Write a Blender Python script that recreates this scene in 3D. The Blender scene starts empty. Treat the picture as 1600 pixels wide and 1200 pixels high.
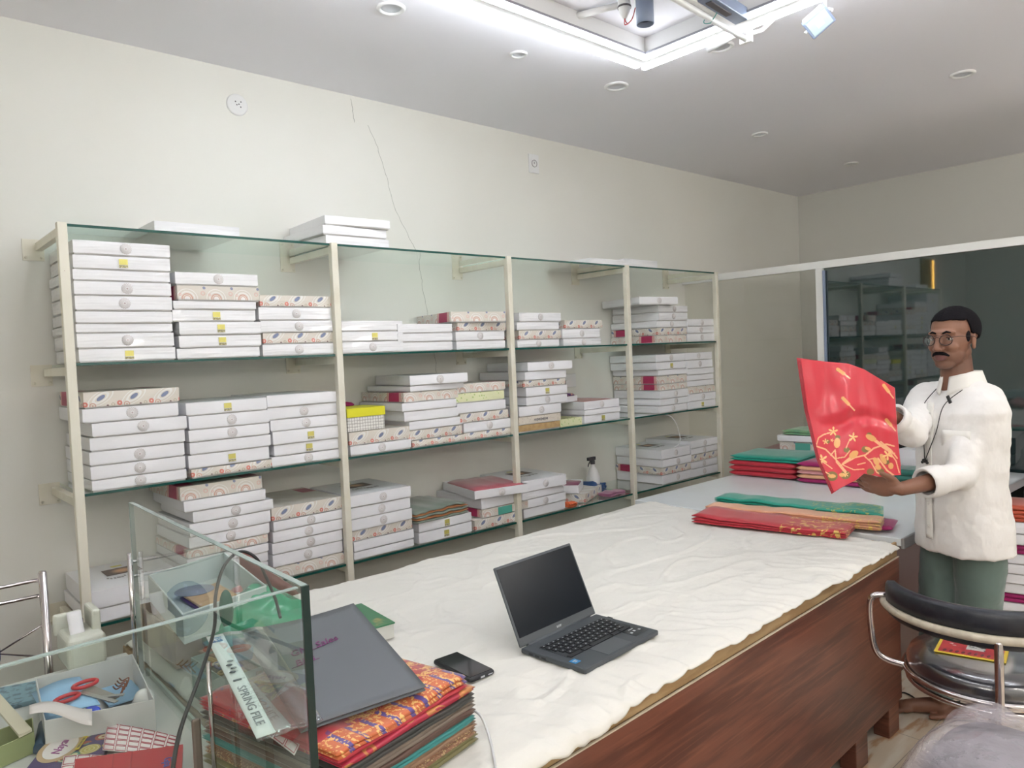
import bpy, bmesh, math, random
import numpy as np
from mathutils import Vector, Matrix, noise as mnoise
PI = math.pi
SC = bpy.context.scene
COL = SC.collection
# ------------------------------------------------------------------ camera
CAM = Vector((0.0, -3.4745, 1.55)); F_PX = 1161.69
yaw, pitch, roll = 0.7316, -0.0392, -0.0428
Fv = Vector((math.sin(yaw)*math.cos(pitch), math.cos(yaw)*math.cos(pitch), math.sin(pitch)))
R0 = Fv.cross(Vector((0,0,1))).normalized(); U0 = R0.cross(Fv)
Rv = R0*math.cos(roll)+U0*math.sin(roll); Uv = -R0*math.sin(roll)+U0*math.cos(roll)
cd = bpy.data.cameras.new('camera'); cam = bpy.data.objects.new('camera', cd); COL.objects.link(cam)
cd.sensor_width = 36; cd.lens = F_PX*36/1600; cd.clip_start = 0.02
cam.matrix_world = Matrix(((Rv.x,Uv.x,-Fv.x,CAM.x),(Rv.y,Uv.y,-Fv.y,CAM.y),(Rv.z,Uv.z,-Fv.z,CAM.z),(0,0,0,1)))
SC.camera = cam
# ------------------------------------------------------------------ world, lamps, exposure
w = bpy.data.worlds.new('world'); SC.world = w; w.use_nodes = True
w.node_tree.nodes['Background'].inputs[0].default_value = (0.9,0.93,1,1)
w.node_tree.nodes['Background'].inputs[1].default_value = 0.25
SC.view_settings.view_transform = 'Standard'; SC.view_settings.look = 'None'
SC.view_settings.gamma = 1; SC.view_settings.use_curve_mapping = False
SC.view_settings.exposure = 1.32
LED = 12.5        # strength of the ceiling light frame
ADDED_FILL = 27.0      # strength of the tubes added out of view as fill light
# ------------------------------------------------------------------ measuring helpers
def ray(px, py): return Fv+Rv*((px-800)/F_PX)-Uv*((py-600)/F_PX)
def onz(px, py, z): v = ray(px,py); return CAM+v*((z-CAM.z)/v.z)
def ony(px, py, y): v = ray(px,py); return CAM+v*((y-CAM.y)/v.y)
def W(px, py, d): return CAM+ray(px,py)*d
# ------------------------------------------------------------------ object helpers
def tag(o, label=None, cat=None, group=None, kind=None):
    if label: o['label'] = label
    if cat: o['category'] = cat
    if group: o['group'] = group
    if kind: o['kind'] = kind
    return o
def empty(name, loc=(0,0,0), rz=0, label=None, cat=None, group=None):
    o = bpy.data.objects.new(name, None); COL.objects.link(o); o.empty_display_size = .05
    o.location = loc; o.rotation_euler = (0,0,rz)
    return tag(o, label, cat, group)
class MB:
    def __init__(s): s.v=[]; s.f=[]; s.m=[]; s.sm=[]; s.uv=None
    def add(s, V, F, m=0, smooth=False):
        b=len(s.v); s.v += [tuple(p) for p in V]
        for f in F: s.f.append(tuple(i+b for i in f)); s.m.append(m); s.sm.append(smooth)
        return s
    def box(s, c, d, m=0, rot=None, ch=0.0):
        x,y,z=[q/2 for q in d]; V=[Vector((i*x,j*y,k*z)) for i in (-1,1) for j in (-1,1) for k in (-1,1)]
        if rot is not None: V=[rot@q for q in V]
        V=[q+Vector(c) for q in V]
        return s.add(V, [(0,1,3,2),(4,6,7,5),(0,4,5,1),(2,3,7,6),(0,2,6,4),(1,5,7,3)], m)
    def tube(s, P, r, m=0, n=10, closed=False, caps=True, flat=1.0):
        P=[Vector(p) for p in P]; N=len(P); rr=r if isinstance(r,(list,tuple)) else [r]*N
        V=[]; up=None
        for i,p in enumerate(P):
            a=P[(i-1)%N] if (closed or i>0) else P[i]; b=P[(i+1)%N] if (closed or i<N-1) else P[i]
            t=(b-a).normalized()
            if up is None: up=t.orthogonal().normalized()
            up=(up-t*up.dot(t)).normalized(); sd=t.cross(up)
            V += [p+up*(rr[i]*math.cos(2*PI*k/n))+sd*(rr[i]*flat*math.sin(2*PI*k/n)) for k in range(n)]
        Fc=[]
        for i in range(N if closed else N-1):
            j=(i+1)%N
            for k in range(n): Fc.append((i*n+k, i*n+(k+1)%n, j*n+(k+1)%n, j*n+k))
        s.add(V,Fc,m,True)
        if caps and not closed:
            b=len(s.v)-len(V); s.f.append(tuple(b+k for k in reversed(range(n)))); s.m.append(m); s.sm.append(False)
            s.f.append(tuple(b+(N-1)*n+k for k in range(n))); s.m.append(m); s.sm.append(False)
        return s
    def lathe(s, prof, n=24, c=(0,0,0), m=0, rot=None, smooth=True):
        V=[]; 
        for r,z in prof:
            for k in range(n):
                q=Vector((r*math.cos(2*PI*k/n), r*math.sin(2*PI*k/n), z))
                if rot is not None: q=rot@q
                V.append(q+Vector(c))
        Fc=[]
        for i in range(len(prof)-1):
            for k in range(n): Fc.append((i*n+k, i*n+(k+1)%n, (i+1)*n+(k+1)%n, (i+1)*n+k))
        return s.add(V,Fc,m,smooth)
    def grid(s, fn, nu, nv, m=0, smooth=True, flip=False):
        V=[fn(i/nu, j/nv) for j in range(nv+1) for i in range(nu+1)]
        Fc=[]
        for j in range(nv):
            for i in range(nu):
                a=j*(nu+1)+i; q=(a,a+1,a+nu+2,a+nu+1); Fc.append(q[::-1] if flip else q)
        return s.add(V,Fc,m,smooth)
    def ell(s, c, r, A=None, m=0, nu=20, nv=12):
        A = A or Matrix.Identity(3)
        V=[]; 
        for j in range(nv+1):
            th=PI*j/nv
            for i in range(nu):
                ph=2*PI*i/nu
                V.append(Vector(c)+A@Vector((r[0]*math.sin(th)*math.cos(ph), r[1]*math.sin(th)*math.sin(ph), r[2]*math.cos(th))))
        Fc=[]
        for j in range(nv):
            for i in range(nu): Fc.append((j*nu+i, (j+1)*nu+i, (j+1)*nu+(i+1)%nu, j*nu+(i+1)%nu))
        return s.add(V,Fc,m,True)
    def prism(s, pts, z0, z1, m=0):
        n=len(pts); V=[(x,y,z0) for x,y in pts]+[(x,y,z1) for x,y in pts]
        s.add(V,[tuple(reversed(range(n))),tuple(range(n,2*n))]+[(i,(i+1)%n,n+(i+1)%n,n+i) for i in range(n)],m)
        return s
    def mesh(s, name, mats):
        me=bpy.data.meshes.new(name); me.from_pydata(s.v,[],s.f)
        for mt in (mats if isinstance(mats,(list,tuple)) else [mats]): me.materials.append(mt)
        me.polygons.foreach_set('material_index', s.m); me.polygons.foreach_set('use_smooth', s.sm)
        me.update(); return me
    def build(s, name, mats, parent=None, loc=None, bevel=0, seg=2, solid=0, remesh=0, sub=0, smooth=0, normals=False):
        me=s.mesh(name,mats); o=bpy.data.objects.new(name, me); COL.objects.link(o)
        if parent is not None: o.parent=parent
        if loc is not None: o.location=loc
        if normals or remesh:
            bm=bmesh.new(); bm.from_mesh(me)
            if remesh: bmesh.ops.remove_doubles(bm, verts=bm.verts, dist=1e-6)
            bmesh.ops.recalc_face_normals(bm, faces=bm.faces); bm.to_mesh(me); bm.free()
        if remesh:
            md=o.modifiers.new('remesh','REMESH'); md.mode='VOXEL'; md.voxel_size=remesh; md.use_smooth_shade=True
            if smooth:
                ms=o.modifiers.new('smooth','SMOOTH'); ms.iterations=smooth; ms.factor=.5
        if sub:
            md=o.modifiers.new('sub','SUBSURF'); md.levels=sub; md.render_levels=sub
        if solid:
            md=o.modifiers.new('solid','SOLIDIFY'); md.thickness=solid; md.offset=0
        if bevel:
            md=o.modifiers.new('bevel','BEVEL'); md.width=bevel; md.segments=seg; md.limit_method='ANGLE'; md.angle_limit=.6
        return o
def struct(o): o['kind']='structure'; return o
def shallow(o, parent=None):
    c=o.copy(); COL.objects.link(c)
    if parent is not None: c.parent=parent
    return c
def copy_tree(o, parent=None):
    c=shallow(o,parent)
    for ch in list(o.children): copy_tree(ch,c)
    return c
def text(name, s, size, mat, parent, loc, rot=(0,0,0), ext=.0004, align='CENTER', shear=0, space=1):
    cu=bpy.data.curves.new(name,'FONT'); cu.body=s; cu.size=size; cu.extrude=ext; cu.align_x=align; cu.align_y='CENTER'
    cu.shear=shear; cu.space_character=space; cu.resolution_u=2
    t=bpy.data.objects.new(name+'_tmp',cu); COL.objects.link(t)
    dg=bpy.context.evaluated_depsgraph_get(); me=bpy.data.meshes.new_from_object(t.evaluated_get(dg))
    bpy.data.objects.remove(t)
    o=bpy.data.objects.new(name, me); COL.objects.link(o); me.materials.clear(); me.materials.append(mat)
    o.parent=parent; o.location=loc; o.rotation_euler=rot
    return o
def nz(x,y,z=0,s=1.0): return mnoise.noise(Vector((x*s,y*s,z*s)))
# ------------------------------------------------------------------ material helpers
class N:
    """tiny expression wrapper around shader math nodes"""
    def __init__(s, t, sock): s.t=t; s.s=sock
    def op(s, o, *a, clamp=False):
        n=s.t.nodes.new('ShaderNodeMath'); n.operation=o; n.use_clamp=clamp; s.t.links.new(s.s,n.inputs[0])
        for i,b in enumerate(a):
            if isinstance(b,N): s.t.links.new(b.s,n.inputs[i+1])
            else: n.inputs[i+1].default_value=b
        return N(s.t,n.outputs[0])
    def __add__(s,b): return s.op('ADD',b)
    def __sub__(s,b): return s.op('SUBTRACT',b)
    def __mul__(s,b): return s.op('MULTIPLY',b)
    def __truediv__(s,b): return s.op('DIVIDE',b)
    def lt(s,b): return s.op('LESS_THAN',b)
    def gt(s,b): return s.op('GREATER_THAN',b)
    def abs(s): return s.op('ABSOLUTE')
    def frac(s): return s.op('FRACT')
    def sin(s): return s.op('SINE')
    def sqrt(s): return s.op('SQRT')
    def smooth(s,a,b):
        n=s.t.nodes.new('ShaderNodeMapRange'); n.interpolation_type='SMOOTHSTEP'; s.t.links.new(s.s,n.inputs[0])
        n.inputs[1].default_value=a; n.inputs[2].default_value=b; return N(s.t,n.outputs[0])
class Mat:
    def __init__(s, name, col=(.8,.8,.8), rough=.5, **k):
        s.m=bpy.data.materials.new(name); s.m.use_nodes=True; s.t=s.m.node_tree; s.n=s.t.nodes; s.b=s.n['Principled BSDF']
        s.set('Base Color', (*col,1)); s.set('Roughness', rough)
        for a,b in k.items(): s.set(a.replace('_',' '), b)
        s.c=None; s.base=col
    def set(s,n,v): s.b.inputs[n].default_value=v
    def obj(s, kind='Object'):
        tc=s.n.new('ShaderNodeTexCoord'); sp=s.n.new('ShaderNodeSeparateXYZ'); s.t.links.new(tc.outputs[kind],sp.inputs[0])
        s.tc=tc.outputs[kind]; return [N(s.t,sp.outputs[i]) for i in range(3)]
    def geo(s):
        g=s.n.new('ShaderNodeNewGeometry'); sp=s.n.new('ShaderNodeSeparateXYZ'); s.t.links.new(g.outputs['Position'],sp.inputs[0])
        s.tc=g.outputs['Position']; return [N(s.t,sp.outputs[i]) for i in range(3)]
    def noise(s, scale=5, detail=3, vec=None, rough=.5, stretch=None, out=0):
        n=s.n.new('ShaderNodeTexNoise'); n.inputs['Scale'].default_value=scale; n.inputs['Detail'].default_value=detail; n.inputs['Roughness'].default_value=rough
        v=vec if vec is not None else getattr(s,'tc',None)
        if v is None: s.obj(); v=s.tc
        if stretch:
            mp=s.n.new('ShaderNodeMapping'); mp.inputs['Scale'].default_value=stretch; s.t.links.new(v,mp.inputs[0]); v=mp.outputs[0]
        s.t.links.new(v,n.inputs['Vector']); return N(s.t,n.outputs[out])
    def vor(s, scale, feature='F1', vec=None, out='Distance', rnd=1):
        n=s.n.new('ShaderNodeTexVoronoi'); n.feature=feature; n.inputs['Scale'].default_value=scale; n.inputs['Randomness'].default_value=rnd
        v=vec if vec is not None else s.tc
        s.t.links.new(v,n.inputs['Vector']); return N(s.t,n.outputs[out])
    def mix(s, mask, col):
        n=s.n.new('ShaderNodeMix'); n.data_type='RGBA'
        if isinstance(mask,N): s.t.links.new(mask.s,n.inputs[0])
        else: n.inputs[0].default_value=mask
        if s.c is None: n.inputs[6].default_value=(*s.base,1)
        else: s.t.links.new(s.c,n.inputs[6])
        if isinstance(col,N): s.t.links.new(col.s,n.inputs[7])
        else: n.inputs[7].default_value=(*col,1)
        s.c=n.outputs[2]; s.t.links.new(s.c,s.b.inputs['Base Color']); return s
    def bump(s, h, strength=.3, dist=.01):
        n=s.n.new('ShaderNodeBump'); n.inputs['Strength'].default_value=strength; n.inputs['Distance'].default_value=dist
        s.t.links.new(h.s,n.inputs['Height']); s.t.links.new(n.outputs[0],s.b.inputs['Normal']); return s
def M(name,col,rough=.5,**k): return Mat(name,col,rough,**k).m
def speck(name,col,col2,rough=.5,scale=30,bump=0,lo=.4,hi=.65,stretch=None,**k):
    q=Mat(name,col,rough,**k); n=q.noise(scale,4,stretch=stretch); q.mix(n.smooth(lo,hi),col2)
    if bump: q.bump(n,bump,.004)
    return q.m
def clear(name, tint, gloss=.08, rough=.0, dens=1.0, gcol=(1,1,1)):
    """see-through sheet: transparent mixed with a mirror-like coat by facing angle"""
    m=bpy.data.materials.new(name); m.use_nodes=True; t=m.node_tree; t.nodes.clear()
    o=t.nodes.new('ShaderNodeOutputMaterial'); mx=t.nodes.new('ShaderNodeMixShader'); tr=t.nodes.new('ShaderNodeBsdfTransparent'); gl=t.nodes.new('ShaderNodeBsdfGlossy')
    tr.inputs[0].default_value=(*tint,1); gl.inputs[0].default_value=(*gcol,1); gl.inputs['Roughness'].default_value=rough
    fr=t.nodes.new('ShaderNodeFresnel'); fr.inputs[0].default_value=1.45
    mm=t.nodes.new('ShaderNodeMath'); mm.operation='MULTIPLY'; mm.inputs[1].default_value=gloss/.04; mm.use_clamp=True
    t.links.new(fr.outputs[0],mm.inputs[0]); ge=t.nodes.new('ShaderNodeNewGeometry'); inv=t.nodes.new('ShaderNodeMath'); inv.operation='SUBTRACT'; inv.inputs[0].default_value=1; t.links.new(ge.outputs['Backfacing'],inv.inputs[1]); m2=t.nodes.new('ShaderNodeMath'); m2.operation='MULTIPLY'; t.links.new(mm.outputs[0],m2.inputs[0]); t.links.new(inv.outputs[0],m2.inputs[1])
    t.links.new(m2.outputs[0],mx.inputs[0]); t.links.new(tr.outputs[0],mx.inputs[1]); t.links.new(gl.outputs[0],mx.inputs[2])
    t.links.new(mx.outputs[0],o.inputs[0]); return m
def emit(name,col,st):
    q=Mat(name,(.9,.9,.9),.4); q.set('Emission Color',(*col,1)); q.set('Emission Strength',st); return q.m
# ------------------------------------------------------------------ materials
q=Mat('wall_paint',(.79,.785,.735),.55); X,Y,Z=q.geo(); n=q.noise(1.3,3); q.mix(n.smooth(.35,.7)*.5,(.755,.74,.68))
def crack(q,X,Z,pts):
    m=None; wob=(q.noise(14,3)-.5)*.03
    for (x0,z0),(x1,z1) in zip(pts,pts[1:]):
        k=(x1-x0)/(z1-z0); lx=(Z-z0)*k+x0
        a=((X-lx+wob).abs().lt(.0016))*(Z.lt(max(z0,z1)))*(Z.gt(min(z0,z1)))
        m=a if m is None else m+a
    return m
q.mix(crack(q,X,Z,[(2.067,2.93),(2.08,2.81)])+crack(q,X,Z,[(2.165,2.81),(2.218,2.70),(2.313,2.37),(2.437,2.16),(2.535,1.55),(2.56,1.2)]),(.42,.42,.38))
q.bump(q.noise(35,3),.08,.004); WALL=q.m
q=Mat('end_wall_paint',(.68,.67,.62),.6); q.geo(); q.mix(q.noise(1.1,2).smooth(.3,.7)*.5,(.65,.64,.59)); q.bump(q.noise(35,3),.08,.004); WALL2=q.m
q=Mat('ceiling_paint',(.88,.87,.92),.6); q.geo(); q.mix(q.noise(.9,2).smooth(.3,.7)*.5,(.86,.85,.90)); CEIL=q.m
q=Mat('floor_tile',(.62,.52,.40),.28); X,Y,Z=q.geo(); n=q.noise(2.2,6,stretch=(1,5,1)); q.mix(n.smooth(.42,.6),(.72,.66,.56)); q.mix(q.noise(3.1,5,stretch=(1,4,1)).smooth(.58,.66)*.8,(.45,.22,.08))
q.mix(((X/.6).frac().lt(.006))+((Y/.6).frac().lt(.006)),(.35,.3,.25)); FLOOR=q.m
STEEL=speck('cream_enamel',(.80,.77,.66),(.74,.70,.58),.4,9)
STEEL_W=speck('chipped_enamel',(.80,.77,.66),(.30,.06,.03),.5,26,0,.74,.76)
GLASS=clear('shelf_glass',(.84,.93,.89),.07)
GEDGE=Mat('glass_edge',(.010,.085,.070),.12,Coat_Weight=.5).m
CASEGL=clear('case_glass',(.93,.965,.945),.05)
CEDGE=Mat('case_glass_edge',(.30,.38,.36),.15).m
CEDGEB=Mat('case_glass_edge_dark',(.006,.022,.020),.15).m
WHITE=Mat('white_card',(.84,.84,.87),.32); WHITE.obj(); WHITE.bump(WHITE.noise(9,2,stretch=(1,1,3)),.12,.02); WHITE=WHITE.m
WRAP=Mat('wrapped_white_card',(.84,.84,.86),.3,Coat_Weight=.6,Coat_Roughness=.07); WRAP.obj(); WRAP.bump(WRAP.noise(6,2,stretch=(.7,.7,5)),.35,.02); WRAP=WRAP.m
INNER=M('card_inside',(.72,.71,.70),.6)
def paisley(name, band):
    q=Mat(name,(.70,.65,.58),.4,Coat_Weight=.15); X,Y,Z=q.obj()
    ny=q.n.new('ShaderNodeNewGeometry')
    u=X+Y*1.0
    def cell(per,off,cz,sk=0.0):
        a=((u+off)/per).frac()-.5; a=a*per; b=Z-cz; a=a+b*sk
        return ((a*a)+(b*b)).sqrt()
    if band=='K':
        d=cell(.112,.0,.036,-.9); q.mix((d*420).sin().gt(.1)*d.lt(.034),(.80,.79,.76)); q.mix(d.lt(.011),(.20,.24,.38))
        d=cell(.112,.052,.014); q.mix((d-.006).abs().lt(.0032),(.66,.22,.18))
        d=cell(.112,.028,.008); q.mix((d-.009).abs().lt(.0018)+d.lt(.003),(.60,.36,.30))
        d=cell(.112,.074,.010); q.mix((d-.005).abs().lt(.0014),(.50,.44,.34))
        d=cell(.112,.092,.006); q.mix(d.lt(.004),(.18,.10,.10))
    else:
        d=cell(.112,.02,.008); q.mix((d*520).sin().gt(.2)*d.lt(.040)*d.gt(.02),(.82,.79,.76))
        q.mix((d-.019).abs().lt(.0018)+(d-.012).abs().lt(.001),(.66,.34,.28)); q.mix(d.lt(.010),(.84,.82,.80))
        d=cell(.112,.072,.030); q.mix((d-.007).abs().lt(.002),(.72,.50,.44))
        d=cell(.112,.046,.024); q.mix((d-.004).abs().lt(.0012),(.72,.46,.40))
        d=cell(.112,.064,.052); q.mix(d.lt(.006),(.26,.28,.40))
    # printed magenta band on the short sides and on top
    lo,hi=(.26,.36) if band=='K' else (.04,.13)
    b=Y.gt(lo)*Y.lt(hi)*(X-.1675).abs().gt(.10); q.mix(Y.gt(lo-.02)*Y.lt(hi+.02)*(X-.1675).abs().gt(.10),(.70,.42,.38)); q.mix(b,(.42,.03,.10))
    return q.m
PK=paisley('paisley_card_blue_drops','K'); PR=paisley('paisley_card_pink_rings','R')
def floral(name,c0,c1,c2,sc):
    q=Mat(name,c0,.45); q.obj(); d=q.vor(sc); q.mix(d.lt(.28),c1); q.mix(q.vor(sc*1.7).lt(.2),c2); return q.m
LIME=floral('lime_floral_card',(.74,.76,.48),(.45,.58,.22),(.80,.80,.62),55)
CREAMP=floral('cream_print_card',(.68,.62,.54),(.56,.50,.42),(.72,.68,.62),80)
KRAFT=speck('kraft_card',(.50,.34,.16),(.42,.27,.12),.6,40)
TEALP=M('teal_patch',(.10,.42,.34),.5); YELLOW=M('yellow_card',(.78,.74,.03),.4)
q=Mat('dotted_card',(.50,.48,.46),.45); q.obj(); q.mix(q.vor(70,rnd=.15).lt(.42),(.80,.79,.76)); DOTS=q.m
q=Mat('medallion_print',(.80,.80,.81),.5); X,Y,Z=q.obj(); d=((X*X)+(Z*Z)).sqrt(); n=q.n.new('ShaderNodeMath'); n.operation='ARCTAN2'; q.t.links.new(X.s,n.inputs[0]); q.t.links.new(Z.s,n.inputs[1]); an=N(q.t,n.outputs[0])
q.mix(((d*900).sin()*(an*16).sin()).gt(-.15)*d.gt(.006),(.62,.58,.575)); q.mix(d.lt(.0035),(.55,.46,.46)); MEDAL=q.m
GOLD=M('gold_label',(.72,.66,.20),.3,Metallic=.4); BROWNL=speck('label_bar',(.30,.26,.12),(.62,.58,.36),.5,220,0,.5,.55)
q=Mat('photo_print',(.12,.08,.07),.4); X,Y,Z=q.obj(); d=((X-.17)*(X-.17)+(Y-.24)*(Y-.24)).sqrt(); q.mix(d.smooth(.05,.01),(.75,.45,.25)); PHOTO=q.m
INK=M('dark_ink',(.12,.11,.12),.5); GREYINK=M('grey_ink',(.40,.38,.38),.5)
q=Mat('wood_laminate',(.175,.060,.036),.32); X,Y,Z=q.geo(); n=q.noise(3.2,7,stretch=(.6,1,7),rough=.6); q.mix(n.smooth(.4,.62),(.095,.030,.020)); q.mix(q.noise(8,4,stretch=(.5,1,14)).smooth(.52,.7)*.6,(.24,.092,.055)); WOOD=q.m
EDGEW=speck('pale_wood_edge',(.42,.29,.15),(.33,.21,.10),.5,6,0,.4,.6,(1,8,8))
q=Mat('cotton_sheet',(.71,.695,.65),.85); q.geo(); n=q.noise(7,5,stretch=(1,2.2,1)); q.mix(q.noise(2,3).smooth(.4,.7)*.4,(.68,.66,.61)); q.bump(n,.5,.02); SHEET=q.m
LAM=speck('white_laminate',(.72,.76,.78),(.70,.73,.74),.22,3)
DESK=speck('desk_laminate',(.60,.61,.60),(.56,.56,.54),.35,5)
CHROME=M('chrome',(.62,.58,.58),.12,Metallic=1); BLACKV=speck('black_vinyl',(.012,.014,.022),(.02,.022,.03),.35,40,.1)
FRAMEW=M('white_aluminium',(.80,.80,.77),.35); PLASTW=M('white_plastic',(.80,.80,.80),.4); GREYPL=M('grey_blue_metal',(.22,.27,.38),.35)
LEDM=emit('led_strip',(.90,.95,1.0),LED)
ADDED_FILL_M=emit('tube_light',(1,.955,.89),ADDED_FILL)  # glow of the added fill tubes, never in view
def silk(name,c,c2=None,rough=.38,gold=None,gl=.5,gsc=16,sheen=.3,key='UV'):
    q=Mat(name,c,rough,Sheen_Weight=sheen); U,V,Zz=q.obj(key)
    q.mix(q.noise(5,3).smooth(.3,.75)*.5, c2 or tuple(x*.7 for x in c))
    if gold:
        q.obj('Object'); n=q.noise(gsc*1.6,2); dd=q.vor(gsc*2.2,'F1')
        m=((n-.5).abs().lt(.018)+dd.lt(.24)).op('MINIMUM',1.0)
        if gl>0: m=m*U.gt(gl)
        q.mix(m,gold)
    q.bump(q.noise(60,2),.05,.002); return q.m
def brocade():
    q=Mat('red_brocade',(.42,.02,.03),.4,Sheen_Weight=.3); U,V,Z=q.obj('UV')
    n=q.noise(9,5,stretch=(1,1.3,1),rough=.7); n2=q.noise(22,3)
    q.mix((n-.5).abs().lt(.035)*U.gt(.25),(.72,.42,.12)); q.mix(n2.gt(.60)*n.gt(.5)*U.gt(.35),(.78,.52,.20)); q.mix(n2.lt(.36),(.16,.03,.16))
    e=V.lt(.14); q.mix(e,(.55,.12,.03)); ch=(U*9).frac().gt(.72); q.mix(e*ch,(.10,.06,.26)); q.mix(e*(q.noise(40,2).gt(.56)),(.75,.45,.15))
    q.bump(q.noise(60,2),.08,.002); return q.m
# ================================================================== ROOM
XL, XR, YB, YF, ZC = -1.7, 6.909, 0.0, -5.0, 2.948
def slab(name, lo, hi, mat):
    b=MB(); b.box([(a+c)/2 for a,c in zip(lo,hi)],[c-a for a,c in zip(lo,hi)]); return struct(b.build(name,mat))
slab('floor',(XL-.1,YF-.1,-.1),(XR+.1,YB+.1,0),FLOOR)
slab('ceiling',(XL-.1,YF-.1,ZC),(XR+.1,YB+.1,ZC+.1),CEIL)
slab('wall_back',(XL-.1,YB,0),(XR+.1,YB+.1,ZC),WALL)
slab('wall_right',(XR,YF,0),(XR+.1,YB,ZC),WALL2)
slab('wall_left',(XL-.1,YF,0),(XL,YB,ZC),WALL)
slab('wall_front',(XL-.1,YF-.1,0),(XR+.1,YF,ZC),WALL)
XP=4.992
# ---- glazed partition
gp=empty('window_1',(XP,-1.1,0)); struct(gp)
def pbox(nm,y0,y1,z0,z1,mat,t=.04,x=0):
    b=MB(); b.box((x,(y0+y1)/2+1.1,(z0+z1)/2),(t,abs(y1-y0),abs(z1-z0))); return b.build(nm,mat,gp,bevel=.002)
pbox('top_rail',-.001,-4.9,2.045,2.095,FRAMEW,.05)
pbox('mullion',-1.085,-1.135,.05,2.045,FRAMEW,.05)
pbox('mullion',-3.2,-3.25,.05,2.045,FRAMEW,.05)
pbox('bottom_rail',-.001,-4.9,.0,.05,FRAMEW,.05)
pbox('pane',-.01,-1.085,.05,2.045,clear('clear_pane',(.965,.97,.955),.03),.006)
q=Mat('dark_tinted_glass',(.012,.028,.028),.03,Specular_IOR_Level=.5); q.set('IOR',2.0); DARKG=q.m
pbox('pane',-1.135,-3.2,.05,2.045,DARKG,.008)['label']='dark tinted pane mirroring the shelves'
pbox('pane',-3.25,-4.9,.05,2.045,DARKG,.008)['label']='dark tinted pane mirroring the shelves'
pbox('pane_bead',-1.135,-1.15,.05,2.03,GREYPL,.02,-.02)
# ================================================================== SHELVING
PX=[0.609,1.6812,2.7406,3.7547,4.7723]; SD=.4276
LV=dict(T=2.0821,A=1.5822,B=1.1067,C=0.6199)
rack=empty('shelf_rack',(PX[0],-SD,0),0,'cream steel wall rack with five posts holding green-edged glass shelves','shelving')
def rk(b,nm,mat,par=rack,**k): o=b.build(nm,mat,par,**k); o.location=(-PX[0],SD,0); return o
for i,x in enumerate(PX):
    b=MB(); b.box((x,-SD,1.045),(.032,.032,2.09)); rk(b,'post',STEEL_W if i==0 else STEEL,bevel=.003)
for i,x in enumerate(PX):
    for k,z in LV.items():
        b=MB(); b.box((x,-SD/2,z-.024),(.025,SD-.03,.032)); a=rk(b,'bracket_arm',STEEL,bevel=.002)
        b=MB(); b.box((x-.018,-.003,z-.035),(.075,.005,.085))
        for dx,dz in ((-.045,-.065),(.01,-.065)): b.lathe([(.006,0),(.006,.004),(.002,.006)],8,(x+dx,-.005,z+dz),rot=Matrix.Rotation(PI/2,3,'X'))
        p=b.build('wall_plate',STEEL,a,bevel=.001)
for j in range(4):
    for k,z in LV.items():
        x0,x1=PX[j]+.018,PX[j+1]-.018
        b=MB(); b.box(((x0+x1)/2,-SD/2-.004,z),(x1-x0,SD-.012,.009)); s=rk(b,'glass_shelf',GLASS)
        b=MB(); b.box(((x0+x1)/2,-SD-.0025,z),(x1-x0,.003,.010)); b.build('shelf_edge',GEDGE,s)
# ================================================================== SAREE BOXES
BW,BD=.335,.40
def box_mesh(h, lidmat, tray=False):
    """lid over a slightly smaller base; the lid walls bow out a touch"""
    b=MB(); lh=h-.007
    ys=[0,.0]; n=6
    V=[];Fc=[]
    def ring(z,o):
        P=[]
        for (x0,y0,x1,y1) in ((0,0,BW,0),(BW,0,BW,BD),(BW,BD,0,BD),(0,BD,0,0)):
            for k in range(n):
                t=k/n; bow=o*math.sin(PI*t); x=x0+(x1-x0)*t; y=y0+(y1-y0)*t
                dx,dy=(y1-y0),-(x1-x0); L=math.hypot(dx,dy); P.append((x+dx/L*bow,y+dy/L*bow,z))
        return P
    R=[ring(.005,.004),ring(.005+lh*.5,.003),ring(h-.001,.0)]
    m=4*n; V=sum(R,[])
    for i in range(2):
        for k in range(m): Fc.append((i*m+k,i*m+(k+1)%m,(i+1)*m+(k+1)%m,(i+1)*m+k))
    Fc.append(tuple(2*m+k for k in range(m))); b.add(V,Fc)
    return b.mesh('lid',lidmat)
def base_mesh():
    b=MB(); b.box((BW/2,BD/2,.010),(BW-.008,BD-.008,.020)); return b.mesh('base',INNER)
BASE=base_mesh(); cache={}
b=MB(); b.lathe([(0,.0006),(.020,.0006),(.0205,0)],28,rot=Matrix.Rotation(PI/2,3,'X')); MED=b.mesh('medallion',MEDAL)
b=MB(); b.box((0,-.0006,.004),(.030,.0012,.021)); [b.box((dx,-.0014,.004+dz),(.004,.0008,.010)) for dx,dz in ((-.008,0),(0,.003),(.008,0))]
b.box((0,-.0008,-.013),(.031,.0014,.009),1); GOLDM=b.mesh('gold_label',[GOLD,BROWNL])
ORD=['topmost','second from top','third from top','fourth from top','fifth from top','sixth from top','seventh from top','eighth from top','ninth from top']
SHN=dict(T='rack top',A='upper shelf',B='middle shelf',C='lower shelf')
LOOK=dict(M='white box, round medallion',G='white box, gold label',P='plain white box',K='beige paisley box, blue drops',R='beige paisley box, pink rings',F='white box, photo on lid',L='small lime floral box',T='beige box, teal patch',W='cream patterned box, small lettering',Y='low brown kraft box',O='open white tray box of folded fabric')
GEN=dict(F='white_photo_lid_box')
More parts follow.
